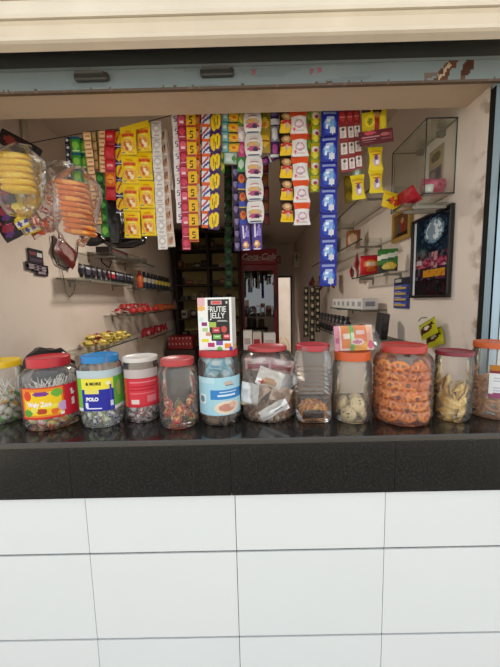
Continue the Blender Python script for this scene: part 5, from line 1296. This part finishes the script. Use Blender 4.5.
# dark sachet strings near the back
des('darkwhite', painter('26221E', ('e', .5, .5, .3, .22, 'B8AC8A'), ('r', 0, .85, 1, 1, '4A4436')), tk=.02)
for i, (x1, y1, x2, y2) in enumerate(((306, 287, 306, 337), (312.5, 286, 312, 341), (317.5, 288, 318, 332))):
    st(['dark sachet string near the back, the one nearest the doorway', 'dark sachet string near the back, middle of three', 'dark sachet string near the back, beside the small dark bottles'][i], 'darkwhite', x1, y1, x2, y2, 5, 7, 3.2)
t_ = thing('hanging_peg', 'thin steel peg on the right wall holding the dark sachet strings', 'peg', (WR, 3.2, PY(312, 286.5, 3.2).z))
MB().tube([(0, 0, 0), (PY(304, 286.5, 3.2).x - WR, 0, 0)], .006, '5A544C', 8).build('peg_bar', 'metal', t_)
# black box and dark red cloth on the low right, between jars
a, c = PX(388, 314, WR - .06), PX(376, 340, WR - .06)
t = thing('dark_case', 'upright black case leaning by the right wall behind the jars', 'case', PX(382, 339, WR - .1), (0, .15, .5))
MB().box((-.035, -.01, 0), (.035, .03, PX(386, 314, WR - .06).z - PX(386, 339, WR - .06).z), '1E1A1A', .004).build('case_body', 'plastic', t)
MB().box((-.024, -.0112, .05), (.024, -.0102, .14), '3A3434').build('front_panel', 'gloss', t)
zc_ = t.location.z
t2 = thing('wall_ledge', 'narrow dark ledge on the right wall under the black case', 'ledge', (WR, t.location.y - .22, zc_ - .003))
MB().box((-.2, 0, -.02), (0, .75, 0), '6A6258').build('ledge_board', 'matte', t2)
MB().box((-.02, .1, -.08), (0, .13, -.02), '4A443C').build('bracket', 'metal', t2)
tag(link('maroon_bundle', MB().ell((0, 0, .032), (.035, .045, .03), '5A1E26', 16, 10, .35, seed=8).mesh('maroon_bundle'), 'matte', None, Vector((WR - .12, t.location.y + .28, zc_ + .002))), 'small maroon cloth bundle left of the black case', 'cloth')
# blue and yellow sachet card, and yellow green packets
a, c = PX(411, 276.5, WR), PX(394.5, 308, WR)
t = thing('hanging_sachet_card', 'blue and yellow sachet card hanging below the gold framed picture', 'sachet card', (WR - .003, a.y, c.z))
L, H_ = c.y - a.y, a.z - c.z
cp = painter('4A5A8A', ('r', .0, .80, 1, 1, '3A3A4A'), ('r', .1, .84, .5, .96, 'C8C8C0'), ('r', .05, .60, .95, .74, 'C8A83A'), ('r', .05, .42, .95, .54, '3A4A9A'), ('r', .05, .36, .95, .42, 'B8A04A'), ('r', .05, .2, .95, .3, '3A4A9A'), ('r', .05, .12, .95, .18, 'B8A04A'), ('r', .05, .0, .95, .08, '6A7AA8'))
MB().box((-.003, 0, 0), (0, L, H_), '3A3A4A').grid(14, 28, lambda u, v: (-.0035, L - L * u, H_ * v), cp, smooth=False).build('backing_card', 'paper', t)
for i in range(4):
    me = pouch_mesh('sachet', L * .9, H_ * .17, .012, painter('4450A0', ('r', .1, .3, .9, .6, 'C8A83A'), ('r', .1, .7, .6, .85, 'B8B8C8')), 10, 8, .001, i)
    link('sachet', me, 'foil', t, (-.008, L / 2, H_ * (.12 + .185 * i)), (0, 0, -PI / 2))
ygp = painter('B8B41A', ('e', .5, .5, .36, .2, '5A1E22'), ('l', .1, .3, .9, .7, .1, '3A1A1E'), ('e', .55, .55, .16, .1, 'D8D8C0'), ('r', 0, .9, 1, 1, '8A9A1A'))
for i, (px, py, rz, lab_) in enumerate(((428, 329, .42, 'upper yellow green packet hung on the right wall'), (434, 338, .35, 'lower yellow green packet hung on the right wall'))):
    q = PX(px, py, WR - .02 - .02 * (1 - i))
    tag(link('hanging_packet', pouch_mesh('hanging_packet', .13, .075, .02, ygp, 18, 14, .003, i), 'foil', None, q, (0, -rz, -PI / 2)), lab_, 'packet')
q = PX(427, 320, WR)
tag(MB().tube([(WR, q.y, q.z + .012), (WR - .03, q.y, q.z + .01), (WR - .04, q.y, q.z - .006)], .0022, '5A544C', 6).build('wall_hook', 'metal'), 'little wire hook above the yellow green packets', 'hook')

# ------------------------------------------------------------------ light
w = bpy.data.worlds.new('World'); S.world = w; w.use_nodes = True
nt = w.node_tree; nt.nodes.clear()
o = nt.nodes.new('ShaderNodeOutputWorld'); bg = nt.nodes.new('ShaderNodeBackground')
bg.inputs['Color'].default_value = (.93, .97, 1.0, 1); bg.inputs['Strength'].default_value = 1.08
nt.links.new(bg.outputs[0], o.inputs[0])
def lamp(name, kind, loc, rot, energy, size=None, col=(1, 1, 1), **kw):
    l = bpy.data.lights.new(name, kind); l.energy = energy; l.color = col
    if kind == 'AREA': l.shape = 'RECTANGLE'; l.size, l.size_y = size
    if kind == 'SUN': l.angle = kw.get('angle', .5)
    ob = bpy.data.objects.new(name, l); C.objects.link(ob); ob.location = loc; ob.rotation_euler = rot; return ob

lamp('sun', 'SUN', (0, 8, 10), (math.radians(-35), 0, math.radians(12)), 4.2, col=(1, .95, .87), angle=.02)
t = thing('hanging_added_lamp', 'added unseen fill lamp, small dark dome hanging behind the sachet strips', 'lamp', (-.33, 2.05, 2.16))  # added fixture, out of sight, to brighten the shop interior
MB().lathe([(.118, -.05), (.12, -.048), (.10, -.005), (.05, .03), (.015, .04), (.012, .06), (0, .06)], 28, '4A4A48').lathe([(.116, -.05), (.096, -.008), (.046, .026), (0, .034)], 28, 'E8E6E0').build('lamp_shade', 'metal', t)
MB().tube([(0, 0, .058), (0, 0, ZC - 2.16)], .003, '2A2826', 6).build('flex', 'plastic', t)
MB().ell((0, 0, -.012), (.028, .028, .03), 'F4F2EA', 14, 8).build('bulb', 'gloss', t)
l_ = lamp('added_lamp_light', 'AREA', (-.33, 2.05, 2.105), (0, 0, 0), 12, (.2, .2), (1, .94, .86)); l_.data.shape = 'DISK'  # added area light under the dome, lifts the dim walls

vs = S.view_settings; vs.view_transform = 'Standard'; vs.look = 'None'; vs.exposure = 0.2; vs.gamma = 1; vs.use_curve_mapping = False
S.cycles.max_bounces = 8; S.cycles.transparent_max_bounces = 24


seen = {}
for ob in C.objects:
    if ob.parent is None and 'label' in ob:
        seen.setdefault(ob['label'], []).append(ob)
for l_, os_ in seen.items():
    n = len(l_.split())
    if n < 4 or n > 16: print('LABEL LENGTH', n, l_)
    if len(os_) > 1 and not all('group' in q for q in os_): print('DUP LABEL', l_, len(os_))
